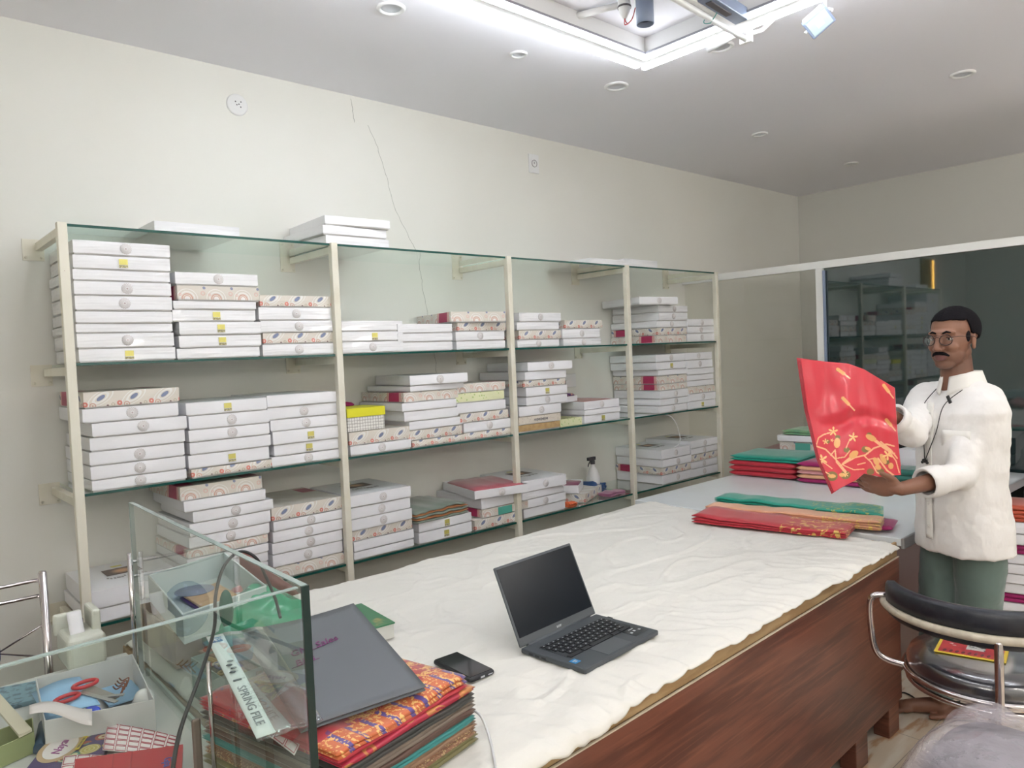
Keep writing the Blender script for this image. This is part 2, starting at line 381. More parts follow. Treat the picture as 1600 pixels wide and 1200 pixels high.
STACKS = [
 ('A', 'first', [(0.641, 0.0509, 'G', 0), (0.638, 0.0558, 'M', 0), (0.638, 0.0348, 'P', 0), (0.639, 0.0463, 'P', 0), (0.64, 0.0556, 'M', 0), (0.639, 0.0531, 'M', 0), (0.639, 0.0415, 'P', 0), (0.642, 0.0532, 'G', 0), (0.645, 0.0532, 'M', 0)]),
 ('A', 'first', [(0.984, 0.0444, 'P', 0), (0.994, 0.0503, 'G', 0), (0.997, 0.053, 'G', 0), (0.976, 0.0477, 'G', 0), (0.98, 0.0352, 'P', 0), (0.998, 0.0607, 'R', 0), (0.994, 0.0526, 'M', 0)]),
 ('A', 'first', [(1.334, 0.0517, 'M', 0), (1.337, 0.049, 'K', 0), (1.329, 0.0517, 'M', 0), (1.324, 0.0569, 'M', 0), (1.332, 0.0516, 'K', 0)]),
 ('B', 'first', [(0.656, 0.0416, 'M', 0), (0.655, 0.0522, 'M', 0), (0.654, 0.0521, 'M', 0), (0.659, 0.0513, 'P', 0), (0.668, 0.0533, 'M', 0), (0.64, 0.0542, 'M', 0), (0.646, 0.0604, 'K', 0)]),
 ('B', 'first', [(1.01, 0.0364, 'K', 0), (1.003, 0.0548, 'G', 0), (1.011, 0.0504, 'P', 0), (1.009, 0.0489, 'M', 0), (1.012, 0.056, 'M', 0), (1.005, 0.0516, 'G', 0)]),
 ('B', 'first', [(1.346, 0.0434, 'M', 0), (1.36, 0.0481, 'G', 0), (1.355, 0.0586, 'G', 0), (1.349, 0.0502, 'M', 0), (1.341, 0.053, 'M', 0), (1.338, 0.0523, 'P', 0)]),
 ('C', 'first', [(0.618, 0.0521, 'P', 0), (0.622, 0.0679, 'F', 0)]),
 ('C', 'first', [(0.97, 0.0878, 'P', 0), (0.972, 0.0407, 'P', 0), (0.974, 0.0381, 'P', 0), (0.976, 0.0356, 'R', 0), (0.986, 0.0469, 'M', 0), (0.992, 0.053, 'M', 0), (1.007, 0.0463, 'M', 0), (0.975, 0.0466, 'P', 0), (0.964, 0.058, 'R', 0)]),
 ('C', 'first', [(1.336, 0.0517, 'R', 0), (1.327, 0.0548, 'M', 0), (1.327, 0.05, 'M', 0), (1.333, 0.0489, 'M', 0), (1.338, 0.0434, 'M', 0), (1.333, 0.0592, 'K', 0)]),
 ('A', 'second', [(1.709, 0.0551, 'M', 0), (1.711, 0.047, 'G', 0), (1.714, 0.0499, 'P', 0)]),
 ('A', 'second', [(2.014, 0.0458, 'P', 0), (2.013, 0.0436, 'P', 0), (2.016, 0.0466, 'P', 0)]),
 ('A', 'second', [(2.376, 0.045, 'P', 0), (2.371, 0.0499, 'M', 0), (2.386, 0.0464, 'K', 0), (2.347, 0.0562, 'R', -9)]),
 ('B', 'second', [(1.727, 0.0468, 'M', 0), (1.724, 0.0629, 'K', 0)]),
 ('B', 'second', [(2.069, 0.0346, 'K', 0), (2.049, 0.0501, 'K', 0), (2.059, 0.0442, 'P', 0), (2.032, 0.0502, 'P', 0), (2.02, 0.0427, 'P', 0), (2.034, 0.0498, 'R', 0), (2.072, 0.0304, 'P', 0), (2.075, 0.0509, 'M', -7)]),
 ('B', 'second', [(2.395, 0.0378, 'K', 0), (2.398, 0.0535, 'M', 0), (2.375, 0.049, 'K', 0), (2.361, 0.0546, 'P', 0), (2.352, 0.0507, 'L', 0), (2.363, 0.0492, 'R', 0)]),
 ('C', 'second', [(1.715, 0.0384, 'P', 0), (1.718, 0.0476, 'P', 0), (1.714, 0.0488, 'K', 0), (1.711, 0.0546, 'M', 0), (1.707, 0.0545, 'M', 0), (1.71, 0.0563, 'F', 0)]),
 ('C', 'second', [(2.084, 0.0571, 'G', 0), (2.087, 0.0477, 'G', 0)]),
 ('C', 'second', [(2.441, 0.0564, 'K', 0), (2.492, 0.0459, 'T', 0), (2.496, 0.0615, 'P', 0), (2.45, 0.0451, 'O', -12)]),
 ('A', 'third', [(2.804, 0.0438, 'M', 0), (2.817, 0.0534, 'K', 0), (2.805, 0.0464, 'P', 0), (2.827, 0.0535, 'M', 0)]),
 ('A', 'third', [(3.173, 0.0446, 'M', 0), (3.166, 0.0567, 'M', 0), (3.19, 0.0528, 'K', 0)]),
 ('B', 'third', [(2.786, 0.0407, 'Y', 0), (2.789, 0.0464, 'W', 0), (2.792, 0.0571, 'M', 0), (2.854, 0.0494, 'M', 0), (2.852, 0.0544, 'G', 0), (2.834, 0.0371, 'K', 0), (2.847, 0.0498, 'P', 0), (2.875, 0.053, 'M', -5)]),
 ('B', 'third', [(3.325, 0.0477, 'G', 0), (3.327, 0.0349, 'P', 0), (3.33, 0.0504, 'O', 0)]),
 ('C', 'third', [(2.798, 0.0532, 'P', 0), (2.801, 0.0503, 'M', 0), (2.789, 0.0418, 'P', 0), (2.792, 0.0645, 'F', -4)]),
 ('A', 'fourth', [(4.075, 0.0505, 'R', 0), (4.078, 0.0515, 'K', 0), (4.081, 0.0472, 'M', 0), (4.098, 0.0559, 'M', 0), (4.101, 0.0473, 'M', 0), (3.898, 0.0518, 'M', -12)]),
 ('A', 'fourth', [(4.421, 0.0591, 'M', 0), (4.424, 0.0494, 'M', 0), (4.427, 0.0539, 'M', 0)]),
 ('B', 'fourth', [(4.055, 0.0489, 'M', 0), (4.086, 0.0452, 'M', 0), (4.089, 0.0561, 'M', 0), (4.084, 0.0436, 'R', 0), (4.081, 0.0564, 'R', 0), (4.076, 0.0391, 'P', 0), (4.058, 0.0524, 'G', 0), (4.054, 0.0517, 'M', 0)]),
 ('B', 'fourth', [(4.409, 0.0528, 'G', 0), (4.427, 0.053, 'M', 0), (4.415, 0.0505, 'R', 0), (4.402, 0.0414, 'P', 0), (4.404, 0.0404, 'P', 0), (4.407, 0.0449, 'P', 0), (4.395, 0.059, 'M', 0), (4.39, 0.054, 'M', 0)]),
 ('C', 'fourth', [(4.085, 0.0636, 'M', 0), (4.073, 0.0495, 'K', 0), (4.083, 0.0553, 'M', 0), (4.08, 0.0657, 'F', 0)]),
 ('C', 'fourth', [(4.412, 0.0584, 'M', 0), (4.415, 0.0497, 'M', 0), (4.418, 0.0497, 'K', 0), (4.42, 0.0452, 'M', 0), (4.424, 0.0542, 'F', 0)]),
 ('T', 'first', [(0.93, 0.0435, 'P', 0)]),
 ('T', 'second', [(1.662, 0.0425, 'P', 0), (1.649, 0.0449, 'P', 0), (1.661, 0.0441, 'P', -3)]),
 ('T', 'third', [(3.444, 0.0376, 'P', 0)]),
 ('T', 'fourth', [(3.781, 0.0523, 'P', 0)]),
]

counts={}
for sh,bay,rows in STACKS: counts[(sh,bay)]=counts.get((sh,bay),0)+1
seen={}
rnd=random.Random(4)
def put_box(x,y,z,h,ty,yaw,label,group):
    nm={'L':'lime_box','T':'patterned_box','K':'patterned_box','R':'patterned_box','W':'patterned_box','Y':'kraft_box','O':'open_box'}.get(ty,'saree_box')
    e=empty(nm,(x,y,z),math.radians(yaw),label,'box',group)
    if ty=='O':
        b=MB(); t=.003
        for c,d in (((BW/2,BD/2,t/2),(BW,BD,t)),((BW/2,t/2,h/2),(BW,t,h)),((BW/2,BD-t/2,h/2),(BW,t,h)),((t/2,BD/2,h/2),(t,BD,h)),((BW-t/2,BD/2,h/2),(t,BD,h))): b.box(c,d)
        b.build('tray',WHITE,e,bevel=.001)
        o=bpy.data.objects.new('medallion',MED); COL.objects.link(o); o.parent=e; o.location=(BW/2,-.001,h/2)
        return e
    mat={'K':PK,'R':PR,'L':LIME,'W':CREAMP,'Y':KRAFT,'T':PR}.get(ty, WRAP if z>1.55 else WHITE)
    key=(round(h,3),mat.name)
    if key not in cache: cache[key]=box_mesh(key[0],mat)
    l=bpy.data.objects.new('lid',cache[key]); COL.objects.link(l); l.parent=e
    s=bpy.data.objects.new('base',BASE); COL.objects.link(s); s.parent=e
    if ty in 'MFG':
        o=bpy.data.objects.new('medallion' if ty!='G' else 'gold_label',GOLDM if ty=='G' else MED); COL.objects.link(o); o.parent=l; o.location=(BW/2+rnd.uniform(-.006,.01),-.0045,h*.5+.001)
        if h<.038: o.scale=(.8,1,.8)
    if ty=='F':
        b=MB(); b.box((.17,.24,0),(.13,.10,.001)); o=b.build('photo',PHOTO,l); o.location=(0,0,h+.0006)
        b=MB()
        for k in range(14): b.box((.10+.010*k+rnd.uniform(-.002,.002),.14+rnd.uniform(-.012,.012),0),(.007,.018,.0008))
        o=b.build('lid_print',GREYINK,l); o.location=(0,0,h+.0006)
        b=MB(); b.box((.17,.33,0),(.04,.02,.0008)); o=b.build('lid_crest',GOLD,l); o.location=(0,0,h+.0006)
    if ty=='T':
        b=MB(); b.box((.16,-.0042,h/2),(.10,.002,h*.9)); b.build('teal_patch',TEALP,l)
    if ty=='W':
        b=MB()
        for k in range(11): b.box((.12+.010*k,-.0045,h/2),(.006,.001,.010+.003*(k%3)))
        b.build('lettering',INK,l)
    return e
TOPS={}
for si,(sh,bay,rows) in enumerate(STACKS):
    k=(sh,bay); seen[k]=seen.get(k,0)+1; pos={1:'left',2:'middle',3:'right'}[seen[k]] if counts[k]==3 else ({1:'left',2:'right'}[seen[k]] if counts[k]==2 else '')
    z=LV[sh]+.0048; n=len(rows)
    ty_list=[r[2] for r in rows]
    for i,(x,h,ty,yw) in enumerate(rows):
        lvl=ORD[n-1-i] if i>0 or n==1 else 'lowest'
        if n==1: lvl='alone'
        where='%s stack, %s, %s bay'%(pos,SHN[sh],bay) if pos else 'stack, %s, %s bay'%(SHN[sh],bay)
        if n==1: lab='%s on the %s over the %s bay'%({'P':'single plain white box'}[ty],SHN[sh],bay)
        elif n<3: lab='%s, %s of %s'%(LOOK[ty],'upper' if i else 'lower',where)
        else: lab='%s, %s, %s'%(LOOK[ty],lvl,where)
        yy=-SD+.012+rnd.uniform(0,.006)
        if sh=='T': yy+=.01
        e=put_box(x,yy,z,h,ty,yw+(rnd.uniform(-.5,.5) if not yw else 0),lab,'boxes on the wall rack')
        z+=h+.0006
    TOPS[(sh,bay,seen[k])]=(rows[-1][0],z,rows[-1][1])
# ================================================================== CLOTH PIECES
def folded(name, A,B,C,D, t, n, mat, label, cat, group=None, wob=.004, seed=0, nu=24, sag=None, parent=None, inset=.006):
    """a pile of n folded layers over the quad A(front left) B(front right) C(back right) D(back left)"""
    A,B,C,D=[Vector(p) for p in (A,B,C,D)]
    b=MB(); uv=[]
    r=random.Random(seed); th=t/n
    mats=mat if isinstance(mat,(list,tuple)) else [mat]
    for k in range(n):
        z0=th*k; e=[r.uniform(0,inset) for _ in range(4)]
        m=12; V=[];UV=[]
        for i in range(nu+1):
            u=i/nu
            f=A.lerp(B,u); g=D.lerp(C,u); dv=(g-f); L=dv.length; dn=dv/L
            lift=wob*(nz(u*3.1,seed,k*.15)+.5*nz(u*9,seed+4,k*.4))*(k+1)/n*1.6
            if sag: lift+=sag(u)*(k+1)/n
            endt=min(1,.25+min(u,1-u)*nu*.5)
            for j in range(m):
                # ring: bottom front -> back -> top back -> front
                a=[(.0,.3),(.01,.05),(.25,0),(.5,0),(.75,0),(.99,.05),(1,.5),(.985,.95),(.75,1),(.5,1),(.25,1),(.012,.95)][j]
                v,zz=a; bul=(-.004 if j in(0,) else (.004 if j==6 else 0))
                off=e[0] if v<.1 else (-e[1] if v>.9 else 0)
                wv=wob*.5*nz(u*5,v*4+seed,k*.3) if zz>.9 else 0
                zc=.5+(zz-.5)*endt
                p=f+dv*v+dn*(off+bul)+Vector((0,0,z0+zc*th*1.02+lift+wv))
                # rounded end insets
                V.append(p); UV.append((u,v))
        F2=[]
        for i in range(nu):
            for j in range(m): F2.append((i*m+j,(i+1)*m+j,(i+1)*m+(j+1)%m,i*m+(j+1)%m))
        F2.append(tuple(reversed(range(m)))); F2.append(tuple(nu*m+j for j in range(m)))
        b.add(V,F2,min(k,len(mats)-1) if len(mats)>1 else 0,True); uv+=UV
    o=b.build(name,mats,parent,normals=True)
    me=o.data; ul=me.uv_layers.new(name='UVMap'); 
    for lp in me.loops: ul.data[lp.index].uv=uv[lp.vertex_index]
    if label: tag(o,label,cat,group)
    return o
def rect(x,y,w,d,a=0,z=0):
    c,s=math.cos(math.radians(a)),math.sin(math.radians(a)); f=lambda p,q:(x+p*c-q*s,y+p*s+q*c,z)
    return f(0,0),f(w,0),f(w,d),f(0,d)
RED=silk('red_silk',(.50,.018,.035),(.40,.01,.03)); REDG=silk('red_silk_gold_end',(.50,.018,.035),(.42,.01,.03),gold=(.72,.46,.12),gl=.60,gsc=11)
TEAL=silk('teal_silk',(.0,.30,.22),(.0,.24,.18)); TEALG=silk('teal_silk_dark_end',(.0,.30,.22),(.0,.22,.16),gold=(.34,.40,.12),gl=.60,gsc=11)
PEACH=silk('peach_silk',(.78,.42,.24),(.70,.34,.18)); PEACHG=silk('peach_silk_gold_end',(.74,.38,.22),(.66,.28,.16),gold=(.80,.60,.16),gl=.70,gsc=14)
MAG=silk('magenta_silk',(.36,.0,.12),(.28,.0,.10)); PINK=silk('rose_pink_silk',(.66,.30,.30),(.60,.22,.24)); ORA=silk('rust_orange_silk',(.50,.07,.02),(.40,.05,.02))
PURP=silk('purple_silk',(.10,.01,.18),(.07,.01,.12),gold=(.60,.30,.22),gl=0,gsc=8); SAGE=silk('sage_silk',(.24,.29,.24),(.16,.20,.17),rough=.3); RUST=silk('rust_border_silk',(.52,.22,.08),(.30,.12,.06))
BROC=brocade(); BLUEF=silk('blue_fabric',(.01,.06,.20)); BROWNF=silk('maroon_brown_silk',(.24,.05,.04),(.20,.10,.03))
LILAC=silk('lilac_silk',(.40,.14,.26)); GREENF=silk('green_print_silk',(.20,.38,.18),(.05,.25,.22))
# fabric on the shelves
x,z,h=TOPS[('C','second',2)]
folded('folded_saree',*rect(x-.02,-SD+.005,.345,.33,3,z),.055,5,[SAGE,RUST,SAGE,RUST,SAGE],'folded shiny sage saree with orange edges on two gold-label boxes','saree',wob=.01,seed=3)
x,z,h=TOPS[('C','second',3)]
t_=math.radians(-12); A,B,C,D=rect(.012,.012,.305,.37,0,0)
def inbox(A,x,y,z,a):
    c,s=math.cos(math.radians(a)),math.sin(math.radians(a)); return [(x+p[0]*c-p[1]*s,y+p[0]*s+p[1]*c,z) for p in A]
folded('folded_saree',*inbox((A,B,C,D),x,-SD+.015,z-h+.004,-12),h+.002,2,silk('dusty_rose_silk',(.50,.13,.16)),'dusty rose saree folded in open white tray box on lower shelf','saree',wob=.004,seed=5)
x,z,h=TOPS[('B','third',2)]
folded('folded_saree',*inbox((A,B,C,D),x,-SD+.015,z-h+.004,0),h-.008,2,silk('terracotta_silk',(.42,.10,.08)),'terracotta saree inside open tray box on middle shelf, third bay','saree',seed=6)
def tray(x,y,z,w,d,h,yaw,label,mat=None,name='open_box',group=None,t=.003):
    e=empty(name,(x,y,z),math.radians(yaw),label,'box',group); b=MB()
    for c,dd in (((w/2,d/2,t/2),(w,d,t)),((w/2,t/2,h/2),(w,t,h)),((w/2,d-t/2,h/2),(w,t,h)),((t/2,d/2,h/2),(t,d-2*t,h)),((w-t/2,d/2,h/2),(t,d-2*t,h))): b.box(c,dd)
    b.build('tray',mat or WHITE,e,bevel=.0012); return e
# white tray with purple brocade, tipped across the open box
y0=-SD+.02; xx=x-.245
tray(xx,y0+.02,z+.001,.30,.34,.035,14,'white tray box of purple brocade resting across two boxes, middle shelf')
folded('folded_saree',*inbox(rect(.012,.012,.276,.30),xx,y0+.02,z+.006,14),.045,2,PURP,'purple brocade saree in white tray box on middle shelf','saree',seed=8,wob=.006)
# lime floral tray at shelf level
tray(3.118,-SD+.012,LV['B']+.0048,.20,.30,.045,4,'lime green floral tray box beside kraft box on middle shelf',LIME)
# yellow lidded box
e=empty('gift_box',(1.727,-SD+.03,TOPS[('B','second',1)][1]),0,'small box with bright yellow lid and dotted sides on paisley box','box')
b=MB(); b.box((.10,.10,.035),(.20,.20,.068)); b.build('dotted_base',DOTS,e,bevel=.002)
b=MB(); b.box((.10,.10,.088),(.208,.208,.042)); b.build('yellow_lid',YELLOW,e,bevel=.002)
folded('folded_saree',*rect(1.74,-.17,.16,.14,0,TOPS[('B','second',1)][1]),.13,5,MAG,'dark magenta fabric heap behind the yellow-lidded box','saree',seed=2)
# lower shelf, third bay: paisley box askew, open magenta box, orange and blue cloths
zc=LV['C']+.0048
pb=put_box(3.33,-SD+.035,zc,.055,'K',24,'paisley box turned askew under open magenta box, lower shelf','boxes on the wall rack')
tray(3.315,-SD+.075,zc+.0565,.215,.26,.05,35,'open white box of magenta fabric tilted on askew paisley box')
folded('folded_saree',*inbox(rect(.01,.01,.195,.24),3.315,-SD+.075,zc+.06,35),.046,2,silk('magenta_wrapped',(.26,.0,.09),rough=.15),'magenta saree in film inside open white box, lower shelf','saree',seed=9)
folded('cloth_scrap',*rect(3.15,-SD+.01,.09,.03,6,zc),.03,2,silk('orange_cloth',(.80,.14,.03)),'bright orange cloth scrap peeking between boxes, lower shelf','cloth',seed=12,wob=.012)
folded('folded_cloth',*rect(3.57,-.26,.14,.12,10,zc),.06,3,BLUEF,'crumpled blue cloth beside spray bottle on lower shelf','cloth',seed=13,wob=.02)
folded('folded_cloth',*rect(3.54,-SD+.02,.19,.09,8,zc),.022,2,LILAC,'flat lilac pink cloth at front of lower shelf, third bay','cloth',seed=14,wob=.006)
sb=empty('spray_bottle',(3.665,-.16,zc),0,'white plastic spray bottle behind the fourth post, lower shelf','bottle')
b=MB(); b.lathe([(0,0),(.045,0),(.047,.01),(.045,.09),(.028,.14),(.014,.165),(.014,.18),(0,.18)],24); b.build('bottle',PLASTW,sb)
b=MB(); b.lathe([(.016,.178),(.016,.20),(.012,.205)],16); b.box((-.012,0,.215),(.07,.018,.022)); b.tube([(-.02,0,.205),(-.04,0,.18),(-.045,0,.165)],.004); b.build('spray_head',M('dark_plastic',(.06,.06,.07),.4),sb,bevel=.002)
# power socket and cable behind fourth bay
so=empty('wall_socket',(3.62,0,1.36),0,'white wall socket plate half hidden behind boxes in third bay','socket')
b=MB(); b.box((0,-.006,0),(.15,.012,.09)); b.build('plate',PLASTW,so,bevel=.003)
b=MB(); b.box((-.03,-.020,-.01),(.035,.03,.03)); b.build('plug',PLASTW,so,bevel=.003)
b=MB(); P=[(3.62,-.03,1.34),(3.66,-.06,1.25),(3.66,-.05,1.12),(3.8,-.2,1.02),(4.17,-.36,1.098),(4.22,-.40,1.06),(4.26,-.415,.99),(4.27,-.42,.93),(4.24,-.44,.885),(4.19,-.45,.866)]
def spline(P,n=8):
    P=[Vector(p) for p in P]; out=[]
    for i in range(len(P)-1):
        a=P[max(i-1,0)];b_=P[i];c=P[i+1];d=P[min(i+2,len(P)-1)]
        for k in range(n):
            t=k/n; out.append(.5*((2*b_)+(c-a)*t+(2*a-5*b_+4*c-d)*t*t+(3*b_-a-3*c+d)*t**3))
    out.append(P[-1]); return out
b.tube(spline([(4.16,-.30,1.099),(4.20,-.40,1.085),(4.24,-.425,1.03),(4.26,-.43,.97),(4.27,-.432,.92),(4.23,-.44,.885),(4.17,-.442,.872)]),.003)
tag(b.build('cable',PLASTW),'thin white cable hanging over boxes in the fourth bay','cable')
# ================================================================== WALL FITTINGS
for p,r,lab in (((1.453,2.781),.050,'round white plug cover with black dots high on wall'),):
    e=empty('vent_cap',(p[0],0,p[1]),0,lab,'cap'); Rx=Matrix.Rotation(PI/2,3,'X')
    b=MB(); b.lathe([(r,0),(r,.006),(r*.9,.010),(0,.011)],32,rot=Rx); b.build('cover',PLASTW,e)
    b=MB()
    for dx,dz in ((-.010,.012),(.006,.002),(.014,-.010),(-.004,-.002),(.016,.014)): b.lathe([(.0035,.0112),(0,.0118)],8,(dx,0,dz),rot=Rx)
    b.build('dots',INK,e)
e=empty('switch_plate',(3.384,0,2.773),0,'small white rectangular socket plate on upper wall','socket')
b=MB(); b.box((0,-.005,0),(.085,.01,.12)); b.build('plate',PLASTW,e,bevel=.003)
b=MB(); b.lathe([(.024,.0),(.024,.004),(.020,.004),(.020,.001)],20,(0,-.010,0),rot=Matrix.Rotation(PI/2,3,'X')); b.box((.0,-.012,.004),(.006,.003,.014)); b.build('outlet',GREYINK,e)
# ================================================================== CEILING LIGHTS
def downlight(x,y,r,label,deep=False):
    e=empty('downlight',(x,y,ZC),0,label,'light','recessed ceiling lights')
    b=MB(); b.lathe([(r,0),(r,-.004),(r*.86,-.010),(r*.72,-.006),(r*.70,-.001)],36); b.build('trim_ring',PLASTW,e)
    b=MB(); b.lathe([(0,-.002),(r*.45,-.002),(r*.5,-.004),(r*.69,-.002)],30); b.build('lens',M('frosted_lens',(.62,.64,.68),.3),e)
downlight(1.703,-.954,.058,'round recessed ceiling light nearest the viewer, top left'); downlight(2.423,-.919,.042,'small recessed ceiling light, second from left')
downlight(3.129,-.916,.064,'recessed ceiling light below the LED frame corner'); downlight(3.132,-1.541,.064,'recessed ceiling light beside the bent white conduit')
downlight(4.54,-2.128,.062,'recessed ceiling light at far right of ceiling'); downlight(4.625,-.896,.052,'recessed ceiling light, second farthest on the left row'); downlight(6.02,-.895,.052,'farthest recessed ceiling light near the end wall')
lx,ly=2.814,-1.3363; LX0,LY0=.85,-3.5
fr=empty('light_frame',((lx+LX0)/2,(ly+LY0)/2,ZC),0,'large rectangular LED strip frame glowing on the ceiling','light')
zt=2.84
def fb(nm,lo,hi,mat,bev=.002):
    b=MB(); c=[(a+d)/2 for a,d in zip(lo,hi)]; b.box((c[0]-(lx+LX0)/2,c[1]-(ly+LY0)/2,c[2]-ZC),[abs(d-a) for a,d in zip(lo,hi)]); return b.build(nm,mat,fr,bevel=bev)
Wf=.05
for (a,bb) in (((LX0,ly-Wf),(lx,ly)),((LX0,LY0),(lx,LY0+Wf))): fb('profile',(a[0],a[1],zt+.003),(bb[0],bb[1],ZC),PLASTW)
for (a,bb) in (((lx-Wf,LY0+Wf),(lx,ly-Wf)),((LX0,LY0+Wf),(LX0+Wf,ly-Wf))): fb('profile',(a[0],a[1],zt+.003),(bb[0],bb[1],ZC),PLASTW)
s=.022
fb('led_strip',(LX0,ly-.002,zt-.004),(lx-.03,ly+s,zt+.022),LEDM); fb('led_strip',(lx-.002,LY0,zt-.004),(lx+s,ly+.01,zt+.022),LEDM)
fb('led_strip',(LX0,LY0-s,zt-.004),(lx,LY0+.002,zt+.022),LEDM); fb('led_strip',(LX0-s,LY0,zt-.004),(LX0+.002,ly,zt+.022),LEDM)
LEDIN=emit('inner_strip',(.90,.95,1),5)
fb('inner_led',(LX0+Wf,ly-Wf-.006,zt+.008),(lx-Wf,ly-Wf,zt+.026),LEDIN,0); fb('inner_led',(lx-Wf-.006,LY0+Wf,zt+.008),(lx-Wf,ly-Wf,zt+.026),LEDIN,0)
DK=M('shadow_gap',(.30,.30,.34),.5)
fb('inner_lip',(LX0+Wf,ly-Wf-.008,zt+.030),(lx-Wf,ly-Wf,zt+.040),DK,0); fb('inner_lip',(lx-Wf-.008,LY0+Wf,zt+.030),(lx-Wf,ly-Wf,zt+.040),DK,0)
# cross bar with bulb holder
e=empty('bulb_holder',(2.36,-1.60,ZC),0,'white bulb holder with loose red wires on the ceiling','light')
b=MB(); b.lathe([(.042,0),(.042,-.012),(.024,-.02),(.026,-.055),(.020,-.075),(.008,-.10),(0,-.10)],24); b.build('holder',PLASTW,e)
b=MB(); b.lathe([(.0265,-.052),(.0275,-.056),(.0265,-.060)],20); b.build('dark_ring',INK,e)
b=MB(); b.tube(spline([(0,0,-.098),(.01,.008,-.118),(.028,-.012,-.10),(.03,-.03,-.06)]),.002); b.tube(spline([(0,0,-.098),(-.006,-.008,-.115),(.004,-.012,-.125)]),.002); b.build('red_wire',M('red_wire',(.5,.05,.06),.5),e)
b=MB(); b.tube([(2.40,-1.56,2.93),(2.30,-1.31,2.93)],.013); tag(b.build('conduit',PLASTW),'short white conduit from bulb holder to the light frame','pipe')
e=empty('ceiling_spot',(2.37,-1.69,ZC),0,'blue-grey cylinder spotlight hanging from the ceiling','light')
b=MB(); b.lathe([(0,0),(.034,0),(.034,-.15),(.031,-.152),(.029,-.13),(0,-.12)],28); b.build('cylinder',GREYPL,e)
b=MB(); b.lathe([(0,-.123),(.0285,-.131)],24); b.build('recess',M('dark_recess',(.02,.03,.07),.4),e)
# tube batten crossing the frame, with its dark twin, tied by green string
a=onz(1040,-10,2.83); c=onz(1166,62,2.83)
e=empty('tube_light',a,0,'unlit white tube light batten crossing the LED frame','light')
d=(c-a); L=d.length; dn=d/L; sd=Vector((-dn.y,dn.x,0))
b=MB(); b.tube([Vector((0,0,0))-dn*.5,d],.012); b.build('tube',PLASTW,e)
b=MB(); rot=Matrix((dn,sd,Vector((0,0,1)))).transposed(); b.box(d*.5-dn*.25+Vector((0,0,.035)),(L+.5,.05,.045),rot=rot); b.build('batten',PLASTW,e,bevel=.006)
b=MB(); b.box(d+Vector((0,0,.02)),(.02,.054,.07),rot=rot); b.build('end_cap',PLASTW,e,bevel=.004)
b=MB(); b.tube([c+Vector((0,0,.02)),c+Vector((.02,.02,.05)),Vector((3.10,-1.50,2.935))],.011); tag(b.build('conduit',PLASTW),'bent white conduit from tube light to recessed light','pipe')
b=MB(); b.tube([c+Vector((0,0,.02)),c+Vector((.06,-.04,.04)),c+Vector((.10,-.10,.10))],.009); tag(b.build('conduit',PLASTW),'short white conduit rising from tube light end to frame','pipe')
a2=onz(1100,-12,2.87); c2=onz(1162,28,2.87); e=empty('track_light',a2,0,'dark grey track bar beside the white tube light','light'); d2=c2-a2
b=MB(); dn2=d2.normalized(); rot2=Matrix((dn2,Vector((-dn2.y,dn2.x,0)),Vector((0,0,1)))).transposed(); b.box(d2*.5,(d2.length,.06,.05),rot=rot2); b.build('track',GREYPL,e,bevel=.004)
b=MB(); b.box(d2*.35-Vector((0,0,.027)),(d2.length*.5,.025,.006),rot=rot2); b.build('lens_bar',INK,e)
m_=a.lerp(c,.52); b=MB(); b.tube(spline([m_+Vector((0,0,-.015)),m_+sd*.03,m_+Vector((.02,.0,.06)),m_-sd*.03+Vector((0,0,.02)),m_+Vector((0,0,-.013))],6),.0018); tag(b.build('string',M('green_string',(.05,.35,.30),.6)),'green string tied around the white tube light','string')
# floodlight
fc=onz(1279,34,2.85); e=empty('flood_light',fc,0,'square white floodlight tilted down from ceiling bracket','light')
fd=(CAM-fc).normalized()*.8+Vector((.10,-.25,-.35)); fd.normalize(); sx=fd.cross(Vector((0,0,1))).normalized(); sx=(sx*math.cos(-.75)+sx.cross(fd)*math.sin(-.75)); sy=fd.cross(sx); FR=Matrix((sx,sy,fd)).transposed()
b=MB(); b.box((0,0,0),(.105,.085,.03),rot=FR); b.build('housing',GREYPL,e,bevel=.006)
b=MB(); b.box(fd*.0155,(.086,.066,.004),rot=FR); b.build('glass_face',M('pale_glass',(.40,.50,.50),.15),e,bevel=.001)
b=MB(); b.box(fd*.018,(.03,.03,.002),rot=FR); b.build('led_chip',M('chip',(.55,.56,.42),.3),e)
b=MB(); b.box(-fd*.03,(.09,.075,.03),rot=FR); b.build('heat_sink',PLASTW,e,bevel=.008)
b=MB(); up=Vector((fc.x+.02,fc.y-.02,ZC))-fc; b.tube([up+Vector((0,0,-.001)),up+Vector((0,0,-.05)),sx*.062],.007); b.tube([up+Vector((0,0,-.05)),-sx*.062],.007); b.lathe([(.02,0),(.02,-.006),(0,-.008)],16,up); b.build('bracket',PLASTW,e)
# tube lamps added out of view to brighten the ceiling and far walls
for i,(x,y) in enumerate(((-1.1,-3.6),(-.2,-4.3),(1.9,-4.5),(3.9,-4.3),(5.9,-4.2))):
    e=empty('added_tube_lamp',(x,y,ZC),0,'unseen tube lamp added as fill light over the room, %s'%['by the left wall','left of the viewer','behind the viewer','right of the viewer','by the far end wall'][i],'light')
    b=MB(); b.box((0,0,-.79),(.05,1.2,.03)); b.build('batten',PLASTW,e,bevel=.004)
    b=MB(); b.tube([(0,-.58,-.84),(0,.58,-.84)],.02,n=12); b.build('tube',ADDED_FILL_M,e)
    b=MB(); [b.tube([(0,q_,-.78),(0,q_,0)],.004,n=6) for q_ in (-.4,.4)]; b.build('suspension_rod',PLASTW,e)
